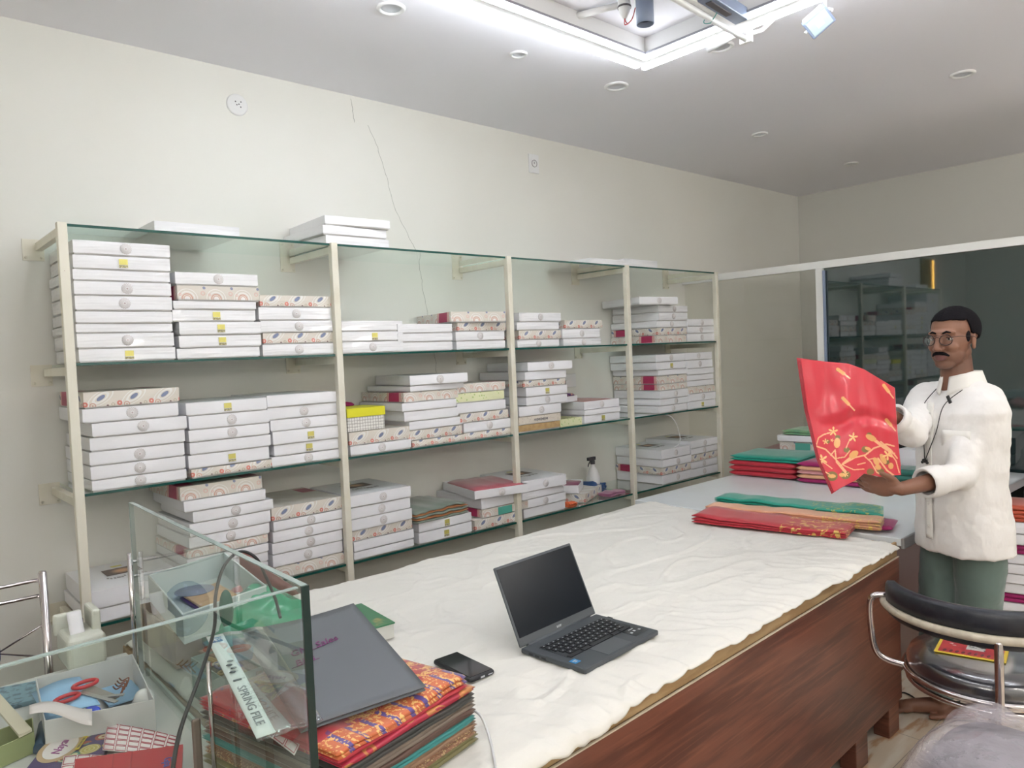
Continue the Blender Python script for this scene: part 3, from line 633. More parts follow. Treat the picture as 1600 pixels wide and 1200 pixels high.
# garland-lit picture left of the rack (seen only mirrored)
e=empty('lit_picture',(-.2,0,2.35),0,'gold picture with glowing border of small lamps on wall, seen mirrored','picture')
b=MB(); b.box((0,-.012,0),(.36,.02,.36)); b.build('frame',M('gold_frame',(.30,.20,.05),.4),e,bevel=.003)
b=MB(); b.box((0,-.024,0),(.28,.004,.28)); b.build('picture',speck('devotional_print',(.30,.22,.05),(.18,.10,.02),.4,20),e)
b=MB()
for k in range(26): t=k/26; 
for k in range(18):
    for (px_,pz_) in ((-.18,-.18+.02*k),): b.ell((px_,-.03,pz_),(.006,.006,.006),nu=6,nv=4)
b.build('amber_lamps',emit('amber_lamp',(1,.55,.08),14),e)
b=MB()
for k in range(16): b.ell((-.185,-.02,-.21-.021*k),(.005,.005,.005),nu=6,nv=4)
b.build('green_lamps',emit('green_lamp',(.05,1,.30),8),e)
# dark cabinet and door opening on the left wall
e=empty('cabinet',(XL+.26,-3.4,0),0,'tall dark cabinet against the left wall, mirrored in tinted pane','cabinet')
b=MB(); b.box((0,0,1.0),(.45,1.6,2.0)); b.build('body',M('dark_cabinet',(.05,.06,.07),.4),e,bevel=.004)
for k in (-.4,.4): b=MB(); b.box((.232,k,1.0),(.018,.78,1.9)); dd=b.build('door',M('dark_door',(.07,.085,.10),.3),e,bevel=.003)
# ================================================================== COUNTERS
ct=empty('counter',(1.9,-1.7,0),0,'long reddish wood counter with pale edge strip under the cotton sheet','counter')
def cb(nm,c,d,mat,par,org=(1.9,-1.7,0),bev=.003,rot=None):
    b=MB(); b.box([p-q for p,q in zip(c,org)],d,rot=rot); return b.build(nm,mat,par,bevel=bev)
X0,X1=.57,3.06; FY=-2.37
fy=lambda x:-2.41+.035*(x-1.0)
AN=math.atan(.035)
def cprism(nm,pts,z0,z1,mat):
    b=MB(); b.prism([(x-1.9,y+1.7) for x,y in pts],z0,z1); return b.build(nm,mat,ct,bevel=.003,normals=True)
cprism('top_board',[(X0,fy(X0)+.045),(X1,fy(X1)+.045),(X1,-1.06),(X0,-1.06)],.700,.738,EDGEW)
def fstrip(nm,off,t,z0,z1,mat,x0=X0,x1=X1,bev=.002):
    return cprism(nm,[(x0,fy(x0)+off),(x1,fy(x1)+off),(x1,fy(x1)+off+t),(x0,fy(x0)+off+t)],z0,z1,mat)
fstrip('edge_strip',.033,.012,.688,.745,EDGEW); fstrip('front_panel',.026,.020,.12,.686,WOOD); fstrip('panel_trim',.024,.008,.6865,.6905,M('pale_trim',(.62,.55,.45),.4))
cb('back_panel',((X0+X1)/2,-1.09,.37),(X1-X0,.02,.66),WOOD,ct)
cb('side_panel',(X1-.01,-1.69,.40),(.02,1.18,.59),WOOD,ct); cb('side_panel',(X0+.01,-1.69,.40),(.02,1.18,.59),WOOD,ct)
for x in (.7,1.5,2.25,2.66,2.98):
    cb('foot',(x,fy(x)+.06,.06),(.10,.06,.12),WOOD,ct)
ct2=empty('counter',(4.0,-1.65,0),0,'white-topped far counter standing beyond the cotton sheet','counter')
o2=(4.0,-1.65,0)
cb('worktop',(4.0,-1.652,.742),(1.86,1.33,.030),LAM,ct2,o2,.003)
cb('edge_band',(4.0,-2.3225,.738),(1.86,.012,.042),M('grey_edge_band',(.27,.27,.28),.4),ct2,o2,.002)
cb('front_panel',(4.0,-2.12,.37),(1.80,.02,.70),Mat('dark_laminate',(.085,.045,.040),.4).m,ct2,o2)
cb('side_panel',(3.12,-1.65,.37),(.02,.9,.70),WOOD,ct2,o2); cb('side_panel',(4.88,-1.65,.37),(.02,.9,.70),WOOD,ct2,o2)
# ---- cotton sheet
def sheet():
    b=MB(); nu,nv=320,190
    def fn(u,v):
        # v 0 = back, 1 = hem at front
        xe=3.10-.12*v if True else 3.1
        x=.575+(xe-.575)*u
        yb=-1.045
        fr=fy(x)-.002-.006*nz(x*7,2)-.006*nz(x*2.2,9)-.012*max(0,1-abs(x-1.05)/.3)
        flat=(yb-fr)-.018; s=v*(flat+.045)
        hang=.004+.010*abs(nz(x*6,4))+.018*max(0,1-abs(x-1.10)/.25)
        if s<flat:
            y=yb-s; z=.752; dfront=flat-s
            z-=.004*max(0,1-dfront/.03)**2
        else:
            t=(s-flat)/.045; y=yb-flat-.018*math.sin(min(t,1)*PI/2); z=.748-hang*t*t-.004*t
        if s<.04: z-=.03*(1-s/.04)
        k=.0042*nz(x*3+y*1.2,y*4,0,1)+.003*nz(x*8-y*3,y*6,7,1)+.003*nz(x*4+y*12,y*9-x*3,3)
        ridge=abs(nz(x*2.2+y*3.3,y*5-x*2.4,11)); k+=.009*max(0,.10-ridge)/.10*(.5+nz(x,y,5))
        ridge=abs(nz(x*5.2-y*2.3,y*7+x*3.4,17)); k+=.005*max(0,.08-ridge)/.08*(.4+nz(x*2,y,8))
        front=max(0,1-(flat-s)/.30) if s<flat else 1
        wr=abs(nz(x*11+y*5,y*3.5-x*2,5)); k+=front*(.009*max(0,.2-wr)/.2+.005*nz(x*10,y*6,5)+.003*nz(x*26+y*9,y*9,9))
        if u>.985: z-=(u-.985)/.015*.010
        if u<.01: z-=(1-u/.01)*.012
        z+=k if s<flat else k*.8
        if s>=flat: y+=-.005*nz(x*16,z*20,2)
        return Vector((x,y,z+.004))
    b.grid(fn,nu,nv,flip=True); return b
sh=sheet().build('cotton_sheet',SHEET,solid=.006); tag(sh,'rumpled cream cotton sheet spread over the near counter top','sheet')
TZ=.762
# ================================================================== LAPTOP
def frame3(ax,ay,az): return Matrix((ax,ay,az)).transposed()
lfl=onz(915,1057,TZ); lfr=onz(1031,993,TZ); lbl=onz(820,1030,TZ+.005)
ax=(lfr-lfl).normalized(); az=Vector((0,0,1)); ay=az.cross(ax); LWd=.325; LDp=.215
lp=empty('laptop',lfl,math.atan2(ax.y,ax.x),'open dark grey laptop with blank black screen on the cotton sheet','laptop')
GR=M('laptop_grey',(.075,.085,.095),.42,Metallic=.3); KEY=M('key_black',(.012,.014,.018),.45); GLYPH=M('key_print',(.55,.57,.60),.5)
b=MB(); b.box((LWd/2,LDp/2,.010),(LWd,LDp,.014)); base=b.build('base',GR,lp,bevel=.004)
b=MB(); b.box((LWd/2+.004,.128,.0173),(.275,.098,.0008)); b.build('keyboard_well',M('well',(.03,.035,.04),.5),base)
b=MB(); gl=MB()
rows=[(14,.0),(14,.0),(13,.004),(12,.010),(11,.016)]
for r_,(n,off) in enumerate(rows):
    wk=(.270-off*2)/n
    for k in range(n):
        cx=LWd/2+.004-.135+off+wk*(k+.5); cy=.170-r_*.0188
        b.box((cx,cy,.0190),(wk-.003,.0155 if r_ else .010,.0022)); gl.box((cx,cy,.0202),(.0032,.0036,.0003))
cx=LWd/2+.004
for (a,wd) in ((-.110,.05),(-.065,.03),(0,.09),(.065,.03),(.105,.04)):
    b.box((cx+a,.170-5*.0188+.001,.0190),(wd,.0140,.0022))
kk=b.build('keys',KEY,base); gl.build('key_lettering',GLYPH,kk)
b=MB(); b.box((LWd/2-.005,.040,.01735),(.105,.065,.0006)); b.build('touchpad',M('pad',(.085,.095,.105),.35),base)
b=MB(); b.box((LWd-.045,.045,.01735),(.06,.045,.0006)); st=b.build('spec_sticker',M('sticker_dark',(.03,.035,.04),.3),base)
b=MB(); [b.box((LWd-.064+.018*k,.045+.004*(k%2),.0179),(.007,.007,.0004)) for k in range(3)]; b.box((LWd-.045,.062,.0179),(.02,.003,.0004)); b.build('sticker_print',GLYPH,st)
b=MB(); b.box((.022,.050,.01745),(.022,.022,.0007)); st=b.build('blue_sticker',M('sticker_blue',(.02,.25,.55),.3),base); st['label']='small blue square sticker'
b=MB(); b.box((.022,.052,.0180),(.013,.004,.0004)); b.box((.022,.046,.0180),(.009,.003,.0004)); b.build('sticker_print',GLYPH,st)
b=MB()
for k in range(3): b.box((-.0006,.135+.022*k,.010),(.0016,.013,.005))
b.build('side_ports',KEY,base)
b=MB(); b.box((LWd+.004,.17,.010),(.012,.016,.007)); b.build('usb_receiver',KEY,base)
b=MB(); b.tube([(.03,LDp+.002,.014),(LWd-.03,LDp+.002,.014)],.0065); b.build('hinge',GR,lp)
tilt=math.radians(24)
Lr=Matrix.Rotation(-tilt,3,'X'); hy,hz=LDp+.003,.016
sc=empty('screen',(0,hy,hz)); sc.parent=lp; sc.rotation_euler=(-tilt,0,0)
bpy.data.objects.remove(sc)
def scr(nm,c,d,mat,par,bev=.002):
    b=MB(); b.box(Lr@Vector(c)+Vector((0,hy,hz)),d,rot=Lr); return b.build(nm,mat,par,bevel=bev)
s0=scr('lid',(LWd/2,0,.108),(LWd,.006,.216),GR,lp,.003)
scr('screen',(LWd/2,-.0034,.116),(LWd-.014,.001,.186),Mat('screen_black',(.008,.011,.016),.22,Specular_IOR_Level=.12).m,s0,0)
t=text('maker_lettering','acer',.012,M('logo',(.5,.52,.55),.4),s0,Lr@Vector((LWd/2,-.0036,.012))+Vector((0,hy,hz)),(PI/2-tilt,0,0))
# ================================================================== PHONE
p0=onz(735,1070,TZ); p1=onz(767,1052,TZ+.004); p2=onz(670,1036,TZ)
ax=(p2-p0); ax.z=0; L=.160; ph=empty('phone',p0+Vector((0,0,.001)),math.atan2(ax.y,ax.x),'black smartphone in thick case lying beside the saree pile','phone')
b=MB(); b.box((L/2,-.038,.0075),(L,.077,.013)); b.build('case',M('phone_case',(.015,.016,.02),.5),ph,bevel=.006,seg=3)
b=MB(); b.box((L/2,-.038,.0142),(L-.010,.069,.0012)); b.build('screen',Mat('phone_screen',(.02,.02,.022),.06).m,ph,bevel=.0005)
b=MB(); b.box((-.0004,-.038,.007),(.001,.012,.004)); b.box((-.0004,-.062,.007),(.001,.014,.002)); b.build('port',GLYPH,ph)
# ================================================================== SAREES ON THE TABLE
def T(px,py,z=TZ): return onz(px,py,z)
z0=TZ+.004
A=Vector((2.775,-1.535,z0)); 
folded('folded_saree',(2.78,-1.54,z0),(2.90,-2.175,z0),(3.10,-2.13,z0),(2.99,-1.50,z0),.030,3,REDG,'red folded saree with gold vine end, nearest on the table','saree','sarees laid out on the far counter',wob=.008,seed=21,nu=50)
z1=z0+.004
folded('folded_saree',(2.99,-1.47,z1),(3.085,-2.235,z1),(3.21,-2.20,z1),(3.10,-1.45,z1),.034,4,PEACHG,'peach folded saree with gold border between red and teal','saree','sarees laid out on the far counter',wob=.008,seed=22,nu=50)
folded('folded_saree',(3.12,-1.44,z1),(3.20,-2.20,z1),(3.38,-2.13,z1),(3.24,-1.42,z1),.046,4,[TEALG]*4,'teal folded saree with dark floral end beside the peach one','saree','sarees laid out on the far counter',wob=.008,seed=23,nu=50)
folded('border_fold',(3.10,-2.05,z0+.002),(3.13,-2.262,z0+.002),(3.30,-2.22,z0+.002),(3.29,-2.02,z0+.002),.014,1,MAG,'magenta folded saree end under the teal saree','saree','sarees laid out on the far counter',wob=.002,seed=24)
# far stack
for k in range(3):
    folded('folded_saree',*rect(4.00,-.975,.42,.36,-87,TZ+.030*k),.029,1,RED,('lowest','middle','top')[k]+' plain red saree in the stack under the teal one','saree','sarees stacked at the far wall side',wob=.002,seed=30+k)
folded('folded_saree',*rect(4.00,-.985,.42,.38,-86,TZ+.091),.030,2,TEAL,'plain teal folded saree on top of three red ones','saree','sarees stacked at the far wall side',wob=.003,seed=34)
cols=[MAG,PEACH,PINK,PEACH,MAG]
nm=['magenta saree at the bottom of the magenta and peach stack','second lowest saree of the stack, peach, beside red stack','third saree up in the stack, rose pink, beside red stack','second from top saree, peach, under the magenta one','magenta saree on top of the peach ones, behind held saree']
for k in range(5):
    folded('folded_saree',*rect(3.99,-1.415,.40,.34,-88,TZ+.0225*k),.022,1,cols[k],nm[k],'saree','sarees stacked at the far wall side',wob=.002,seed=40+k)
folded('folded_saree',*rect(4.50,-.86,.52,.36,-84,TZ),.085,3,BROWNF,'maroon brown saree pile behind the teal saree stack','saree','sarees stacked at the far wall side',wob=.006,seed=46)
put_box(4.56,-1.01,TZ+.088,.055,'T',-90,'beige box with teal patch at the end of the far counter','boxes near the far glass')
put_box(4.55,-1.0,TZ+.145,.042,'P',-88,'plain white box on the teal-patch box, far counter','boxes near the far glass')
folded('folded_saree',*rect(4.56,-1.03,.30,.26,-86,TZ+.189),.030,2,GREENF,'green printed saree atop boxes at far counter end','saree',seed=47)
put_box(4.45,-1.78,TZ,.06,'P',-100,'plain white box at far counter end behind the held saree','boxes near the far glass')
put_box(4.43,-1.80,TZ+.062,.10,'P',-97,'deep plain white box leaning behind held saree, far counter','boxes near the far glass')
folded('folded_saree',*rect(4.15,-1.80,.22,.20,-90,TZ),.085,3,silk('dark_green_silk',(.01,.13,.10)),'dark green folded saree between held saree and shirt','saree',seed=48)
b=MB(); b.box((4.10,-1.80,TZ+.05),(.10,.03,.10),rot=Matrix.Rotation(.4,3,'X')); tag(b.build('paper_packet',M('cream_paper',(.70,.68,.45),.6),bevel=.002),'cream paper packet leaning on dark green saree','packet')
# ================================================================== RIGHT STACKS
rs=[('P',.055),('S',.0),('P',.05),('P',.05),('P',.05),('P',.05),('S',0),('P',.055),('P',.06)]
zz=.13
b=MB(); b.box((4.53,-2.75,.065),(.44,.9,.12)); tag(b.build('low_platform',EDGEW,bevel=.004),'low wooden platform under the box stacks behind the man','platform')
nmx=0
for k,(ty,h) in enumerate(rs):
    xx=4.32+.006*nz(k*3.3,1)*3
    if ty=='S':
        folded('folded_saree',*rect(xx+.01,-2.30,.36,.34,-80,zz),.045,2,MAG,('lower magenta saree layered between white boxes behind the man','upper magenta saree layered between white boxes behind the man')[nmx],'saree','stock behind the man',seed=50+k); nmx+=1; zz+=.047
    else:
        put_box(xx,-2.27,zz,h,ty,-80,'plain white box, %s in the stack behind the man'%(['lowest','','second from bottom','third from bottom','fourth from bottom','fifth from bottom','','second from top','topmost'][k]),'boxes near the far glass'); zz+=h+.001
zr=zz
folded('folded_saree',*rect(4.33,-2.32,.30,.28,-80,zr),.075,4,ORA,'rust orange saree folded on box stack behind the man','saree','stock behind the man',seed=61,wob=.008)
b=MB(); b.box((4.865,-2.84,.43),(.20,.95,.86)); tag(b.build('side_table',FRAMEW,bevel=.003),'white side table behind the box stack at right edge','table')
for k in range(4): e_=put_box(4.77,-2.38+.01*k,.862+.0335*k*1.5,.05,'P',-84+3*k,'plain white box, %s on the white side table behind the man'%['lowest','second lowest','second highest','topmost'][k],'boxes near the far glass'); e_.scale=(.7,.45,1)
tray(4.33,-2.69,.765,.30,.24,.055,-82,'open white box of plum saree at right edge')
folded('folded_saree',*inbox(rect(.012,.012,.276,.21),4.33,-2.69,.771,-82),.085,2,silk('plum_silk',(.16,.01,.06)),'plum saree heaped in open white box at right edge','saree',seed=63,wob=.01)
zz=.13
for k in range(11):
    put_box(4.32+.01*(k%2),-2.68,zz,.056,'P',-82,'plain white box, %s in the rightmost stack behind the man'%['lowest','second lowest','third from bottom','fourth from bottom','fifth from bottom','the middle one','fifth from top','fourth from top','third from top','second from top','topmost'][k],'boxes near the far glass'); zz+=.0575
# ================================================================== GLASS CASE + DESK
dk=empty('desk',(-.2,-1.85,0),0,'pale grey laminate desk inside the glass case','desk'); od=(-.2,-1.85,0)
cb('desk_top',(-.23,-1.82,.742),(1.56,1.28,.030),DESK,dk,od); cb('front_panel',(-.23,-2.43,.36),(1.5,.02,.72),WOOD,dk,od); cb('side_panel',(.52,-1.82,.36),(.02,1.2,.72),WOOD,dk,od); cb('side_panel',(-.98,-1.82,.36),(.02,1.2,.72),WOOD,dk,od)
DZ=.7572
ga=Vector((.507,-2.413,0)); gb=Vector((.536,-1.381,0)); gl_,gr_=DZ+.001,1.21
gc=empty('glass_case',(.52,-1.9,DZ),0,'frameless glass partition with two panes standing on the desk','partition')
def gpane(nm,a,bb,t,z0,z1,mat,par=gc,org=(.52,-1.9,DZ)):
    d=(bb-a); L=d.length; ang=math.atan2(d.y,d.x); m=(a+bb)/2
    b=MB(); b.box((m.x-org[0],m.y-org[1],(z0+z1)/2-org[2]),(L,t,z1-z0),rot=Matrix.Rotation(ang,3,'Z')); return b.build(nm,mat,par)
gpane('side_pane',ga,gb,.010,gl_,gr_-.001,CASEGL)
gpane('top_edge',ga,gb,.0102,gr_-.001,gr_+.001,CEDGE)
u=(gb-ga).normalized()
gpane('near_edge',ga-u*.004,ga,.0125,gl_,gr_,CEDGEB); gpane('far_edge',gb,gb+u*.003,.011,gl_,gr_,CEDGE)
g2=Vector((-.95,-2.455,0)); ga2=ga+Vector((-.012,-.0,0))
gpane('front_pane',g2,ga2,.008,gl_,gr_-.001,clear('front_case_glass',(.93,.96,.94),.03)); gpane('top_edge',g2,ga2,.0084,gr_-.001,gr_+.001,CEDGE)
gpane('bottom_channel',ga+Vector((.012,0,0)),gb+Vector((.012,0,0)),.006,gl_,gl_+.012,M('green_grey_channel',(.35,.42,.36),.4))
for (px,py,pt,nm,lab) in ((235,1057,893,'chrome_rod','thin chrome rod standing at far end of glass pane'),(432,1195,1050,'chrome_rod','thin brownish metal rod standing by the rolled file')):
    bs=Vector((.552,-1.405,0)) if nm and px==235 else Vector((.525,-2.02,0))
    zt_=1.085 if px==235 else .985
    b=MB(); b.tube([(bs.x-.035,bs.y,DZ+.001),(bs.x-.035,bs.y,zt_)],.0055 if px==235 else .0045); tag(b.build('chrome_rod',CHROME),lab,'rod')
b=MB(); b.box((.445,-2.07,DZ+.075),(.016,.010,.15)); tag(b.build('metal_upright',M('brown_metal',(.20,.15,.13),.3,Metallic=.6),bevel=.004),'short flat brown metal upright on the desk front','rod')
def quadbox(name,pts,z0,z1,mat,t=.0025,parent=None,floor=True):
    b=MB(); P=[Vector((p[0],p[1],0)) for p in pts]; n=len(P)
    for i in range(n):
        a,c=P[i],P[(i+1)%n]; d=(c-a); m=(a+c)/2; b.box((m.x,m.y,(z0+z1)/2),(d.length+t,t,z1-z0),rot=Matrix.Rotation(math.atan2(d.y,d.x),3,'Z'))
    if floor: b.prism([(p.x,p.y) for p in P],z0,z0+t)
    return b.build(name,mat,parent,bevel=.0008)
# card tray with stationery
tr=[(.300,-1.40),(.508,-1.412),(.466,-1.735),(.272,-1.665)]
tb=empty('card_tray',(0,0,0),0,'white card tray holding scissors and stationery on the desk','box'); quadbox('tray',tr,DZ+.001,.828,M('tray_card',(.60,.60,.60),.5),parent=tb)
BLUEP=M('pale_blue_paper',(.30,.50,.72),.6)
b=MB(); b.grid(lambda u,v:Vector((.285+.10*u,-1.62+.19*v,.800+.012*math.sin(u*2.5)+.006*v)),10,4); tag(b.build('envelope',BLUEP,solid=.003),'pale blue paper envelope at left side of card tray','paper')
b=MB(); b.box((.455,-1.50,.772),(.08,.12,.004)); tag(b.build('note_card',BLUEP),'pale blue card lying in right side of tray','paper')
def ringp(c,rx,ry,a,z,n=20,tz=0): return [Vector((c[0]+rx*math.cos(2*PI*k/n)*math.cos(a)-ry*math.sin(2*PI*k/n)*math.sin(a),c[1]+rx*math.cos(2*PI*k/n)*math.sin(a)+ry*math.sin(2*PI*k/n)*math.cos(a),z+tz*math.cos(2*PI*k/n))) for k in range(n)]
scs=empty('scissors',(.36,-1.55,.80),0,'scissors with red plastic handles in the card tray','scissors')
RP=M('red_plastic',(.50,.03,.04),.35)
b=MB(); b.tube(ringp((-.028,-.012),.026,.016,.3,.022),.0045,closed=True); b.build('handle',RP,scs)
b=MB(); b.tube(ringp((.018,.030),.026,.017,.2,.026),.0045,closed=True); b.build('handle',RP,scs)
b=MB(); b.box((.030,-.035,.012),(.10,.012,.002),rot=Matrix.Rotation(-1.0,3,'Z')@Matrix.Rotation(.15,3,'Y')); b.box((.035,-.030,.008),(.10,.012,.002),rot=Matrix.Rotation(-.55,3,'Z')); b.build('blades',M('steel',(.45,.44,.42),.3,Metallic=.9),scs)
b=MB(); b.box((.40,-1.56,.808),(.03,.085,.004),rot=Matrix.Rotation(.5,3,'Z')@Matrix.Rotation(.2,3,'X')); tag(b.build('metal_tag',M('grey_board',(.28,.26,.23),.5),bevel=.004),'grey brown flat tag beside the red scissors','tag')
b=MB(); b.lathe([(0,0),(.017,0),(.018,.03),(.014,.034),(0,.034)],20,(.365,-1.625,.775),rot=Matrix.Rotation(.3,3,'X')); tag(b.build('bottle_cap',M('blue_plastic',(.03,.07,.55),.3)),'bright blue bottle cap in front of the scissors','cap')
b=MB(); b.lathe([(0,0),(.020,0),(.022,.05),(.012,.07),(0,.072)],20,(.472,-1.60,.768),rot=Matrix.Rotation(.9,3,'X')); tag(b.build('thread_cone',PLASTW),'white thread cone at right corner of card tray','thread')
for k in range(4):
    b=MB(); p=Vector((.44+.008*k,-1.56+.014*k,.79)); b.tube(spline([p,p+Vector((.01,.012,.015)),p+Vector((.0,.03,.006)),p+Vector((-.01,.015,.02))]),.0016); tag(b.build('thread_loop',M('brown_thread',(.25,.09,.05),.6)),'tangled brown thread loop, %s of four in the card tray'%['nearest','second nearest','second farthest','farthest'][k],'thread','thread loops in the card tray')
for k in range(2):
    b=MB(); b.tube([(.33+.02*k,-1.63-.01*k,.775),(.345+.025*k,-1.58,.800)],.005); tag(b.build('pen',[INK,M('dark_blue',(.02,.03,.25),.4)][k]),['black pen in the card tray beside the cap','dark blue pen in the card tray beside the cap'][k],'pen')
# printer
pr=empty('label_printer',(.445,-1.16,DZ),0,'small off-white printer with paper strip behind the card tray','printer')
OFFW=M('off_white_plastic',(.62,.64,.56),.4)
b=MB(); b.box((0,0,.045),(.095,.14,.088)); b.build('body',OFFW,pr,bevel=.014,seg=4)
b=MB(); b.box((.035,.02,.105),(.022,.10,.075)); b.box((-.02,.055,.10),(.07,.02,.06)); b.build('head_frame',OFFW,pr,bevel=.008,seg=3)
b=MB(); b.box((.0,.02,.10),(.014,.05,.04)); b.build('dark_gap',INK,pr)
b=MB(); b.grid(lambda u,v:Vector((-.030+.035*u,-.03+.035*v,.088+.055*v-.01*math.sin(v*3))),3,8); b.build('paper_strip',M('paper_white',(.75,.75,.76),.6),pr,solid=.001)
# booklets
q=Mat('kalamkari_print',(.07,.05,.14),.45); X_,Y_,Z_=q.obj(); d=q.vor(26,rnd=.6); cc=q.noise(12,1)
q.mix(q.vor(26,'F1',out='Distance',rnd=.6).lt(.5),(.10,.26,.20)); q.mix(cc.gt(.52)*d.lt(.52),(.42,.36,.10)); q.mix(cc.lt(.44)*d.lt(.55),(.34,.09,.06)); q.mix((d*34).sin().gt(.55)*d.lt(.5),(.55,.50,.30)); KAL=q.m
A_=onz(30,1215,DZ+.02); B_=onz(112,1112,DZ+.02); Cc=onz(172,1140,DZ+.02); D_=onz(150,1230,DZ+.02)
bo=empty('catalogue',A_,0,'booklet with colourful medallion cover and oval lettered label','booklet')
def poly_plate(nm,pts,org,z0,z1,mat,par): b=MB(); b.prism([(p.x-org.x,p.y-org.y) for p in pts][::-1] if False else [(p.x-org.x,p.y-org.y) for p in pts],z0-org.z,z1-org.z); return b.build(nm,mat,par,normals=True)
poly_plate('cover',[A_,D_,Cc,B_],A_,DZ+.001,DZ+.020,KAL,bo)
cen=onz(95,1167,DZ+.021); ax1=(onz(115,1142,DZ+.021)-onz(78,1192,DZ+.021)).normalized(); an=math.atan2(ax1.y,ax1.x)
b=MB(); b.lathe([(0,.0016),(.040,.0016),(.042,.0008),(.044,0)],36,cen-A_); 
def ellp(r1,r2,z,mat,nm,par):
    b=MB(); P=ringp((cen.x-A_.x,cen.y-A_.y),r1,r2,an,z,36); b.add(P,[tuple(range(36))]); return b.build(nm,mat,par)
ellp(.062,.040,.0008,M('oval_border',(.50,.36,.22),.5),'oval_border',bo); ov=ellp(.050,.030,.0014,M('oval_paper',(.72,.68,.66),.5),'oval_label',bo)
text('label_lettering','Nayan',.026,M('violet_ink',(.30,.05,.25),.5),ov,(cen.x-A_.x,cen.y-A_.y,.0018),(0,0,an),shear=.4)
b=MB(); m=onz(127,1160,DZ+.022)-A_; b.box((m.x,m.y,.0012),(.055,.008,.0012),rot=Matrix.Rotation(an,3,'Z')); yl=b.build('yellow_tag',M('yellow_tag',(.65,.50,.05),.5),bo)
b=MB(); [b.box((m.x+(.006*k-.018)*math.cos(an),m.y+(.006*k-.018)*math.sin(an),.0020),(.003,.005,.0004),rot=Matrix.Rotation(an,3,'Z')) for k in range(7)]; b.build('tag_lettering',INK,yl)
# label sheets
def label_sheet(pts,nx,ny,z,label,cat='label sheet'):
    P=[onz(*p,z) for p in pts]; o=empty('label_sheet',P[0],0,label,cat,None)
    bl=lambda u,v:(P[0].lerp(P[1],u)).lerp(P[3].lerp(P[2],u),v)-P[0]
    b=MB(); b.grid(lambda u,v:bl(u,v)+Vector((0,0,.004*math.sin(u*3)*math.sin(v*2))),8,8); b.build('sheet',M('label_paper',(.74,.68,.68),.5),o,solid=.0015)
    b=MB()
    for i in range(nx):
        for j in range(ny):
            for (u0,v0,u1,v1) in (((i+.08)/nx,(j+.1)/ny,(i+.92)/nx,(j+.1)/ny),((i+.92)/nx,(j+.1)/ny,(i+.92)/nx,(j+.9)/ny),((i+.92)/nx,(j+.9)/ny,(i+.08)/nx,(j+.9)/ny),((i+.08)/nx,(j+.9)/ny,(i+.08)/nx,(j+.1)/ny)):
                p,q_=bl(u0,v0),bl(u1,v1); f=lambda u,v:Vector((0,0,.004*math.sin(u*3)*math.sin(v*2)+.0012))
                b.tube([p+f(u0,v0),q_+f(u1,v1)],.0007,n=4,caps=False)
    b.build('red_frames',M('red_print',(.45,.06,.10),.5),o); return o
label_sheet([(160,1172),(272,1182),(284,1154),(168,1130)],6,5,DZ+.030,'sheet of red-framed blank labels beside the ornate booklet')
label_sheet([(88,1230),(150,1230),(165,1182),(100,1182)],3,3,DZ+.028,'red-framed label sheet under the red booklet, bottom edge')
P=[onz(*p,DZ+.04) for p in ((110,1240),(283,1225),(286,1163),(118,1186))]; rb=empty('red_booklet',P[0],0,'red booklet with colourful letters at the bottom edge','booklet')
poly_plate('cover',P,P[0],DZ+.031,DZ+.040,M('red_cover',(.42,.03,.04),.4),rb)
m=onz(262,1190,DZ+.041)-P[0]; a_=math.atan2((P[2]-P[1]).y,(P[2]-P[1]).x); 
text('cover_lettering','Gpa',.022,M('blue_print',(.05,.12,.45),.4),rb,(m.x,m.y,.0006),(0,0,a_+PI))
b=MB()
for t_ in (.35,.52): p=P[3].lerp(P[2],t_)-P[0]; q_=P[0].lerp(P[1],t_)-P[0]; b.tube([p+Vector((0,0,.0004)),q_+Vector((0,0,.0004))],.0006,n=4)
b.build('fold_lines',M('dark_red_line',(.25,.01,.03),.5),rb)
b=MB(); P=[onz(*p,z) for p,z in (((47,1101),DZ+.075),((92,1110),DZ+.072),((128,1105),DZ+.075),((142,1128),DZ+.06),((95,1118),DZ+.06),((50,1115),DZ+.062))]
b.grid(lambda u,v:(onz(46+98*u,1102+14*v-6*math.sin(u*5)+12*u*v,DZ+.078)),14,3); tag(b.build('paper_slip',M('pinkish_paper',(.74,.66,.65),.5),solid=.001),'curled pinkish paper slip over the card tray front','paper')
# left desk clutter
MARB=speck('blue_marbled_paper',(.18,.30,.36),(.10,.16,.20),.5,60,0,.5,.6)
P=[onz(*p,DZ+.012) for p in ((-60,1120),(58,1092),(64,1062),(-60,1086))]; o=empty('marbled_pad',P[0],0,'blue marbled paper pad at the back left of the desk','pad'); poly_plate('pad',P,P[0],DZ+.001,DZ+.012,MARB,o)
P=[onz(*p,DZ+.05) for p in ((-40,1180),(52,1140),(50,1118),(-40,1150))]; o=empty('green_box',P[0],0,'open olive green card box at the left edge of the desk','box')
quadbox('tray',[(p.x-P[0].x,p.y-P[0].y) for p in P],DZ+.001-P[0].z,DZ+.045-P[0].z,M('olive_card',(.30,.33,.16),.5),parent=o)
P=[onz(*p,DZ+.052) for p in ((30,1150),(50,1140),(0,1085),(-25,1085))]; o=empty('pale_ruler',P[0],0,'pale wooden strip lying across the olive box','ruler'); poly_plate('strip',P,P[0],DZ+.048,DZ+.054,M('pale_wood',(.60,.54,.42),.5),o)
b=MB(); pp=onz(62,1155,DZ+.01); b.tube([onz(60,1170,DZ+.015),onz(68,1130,DZ+.02)],.012,n=14,flat=.7); tag(b.build('blue_case',M('slate_blue',(.03,.07,.12),.5)),'slate blue pouch between olive box and ornate booklet','pouch')
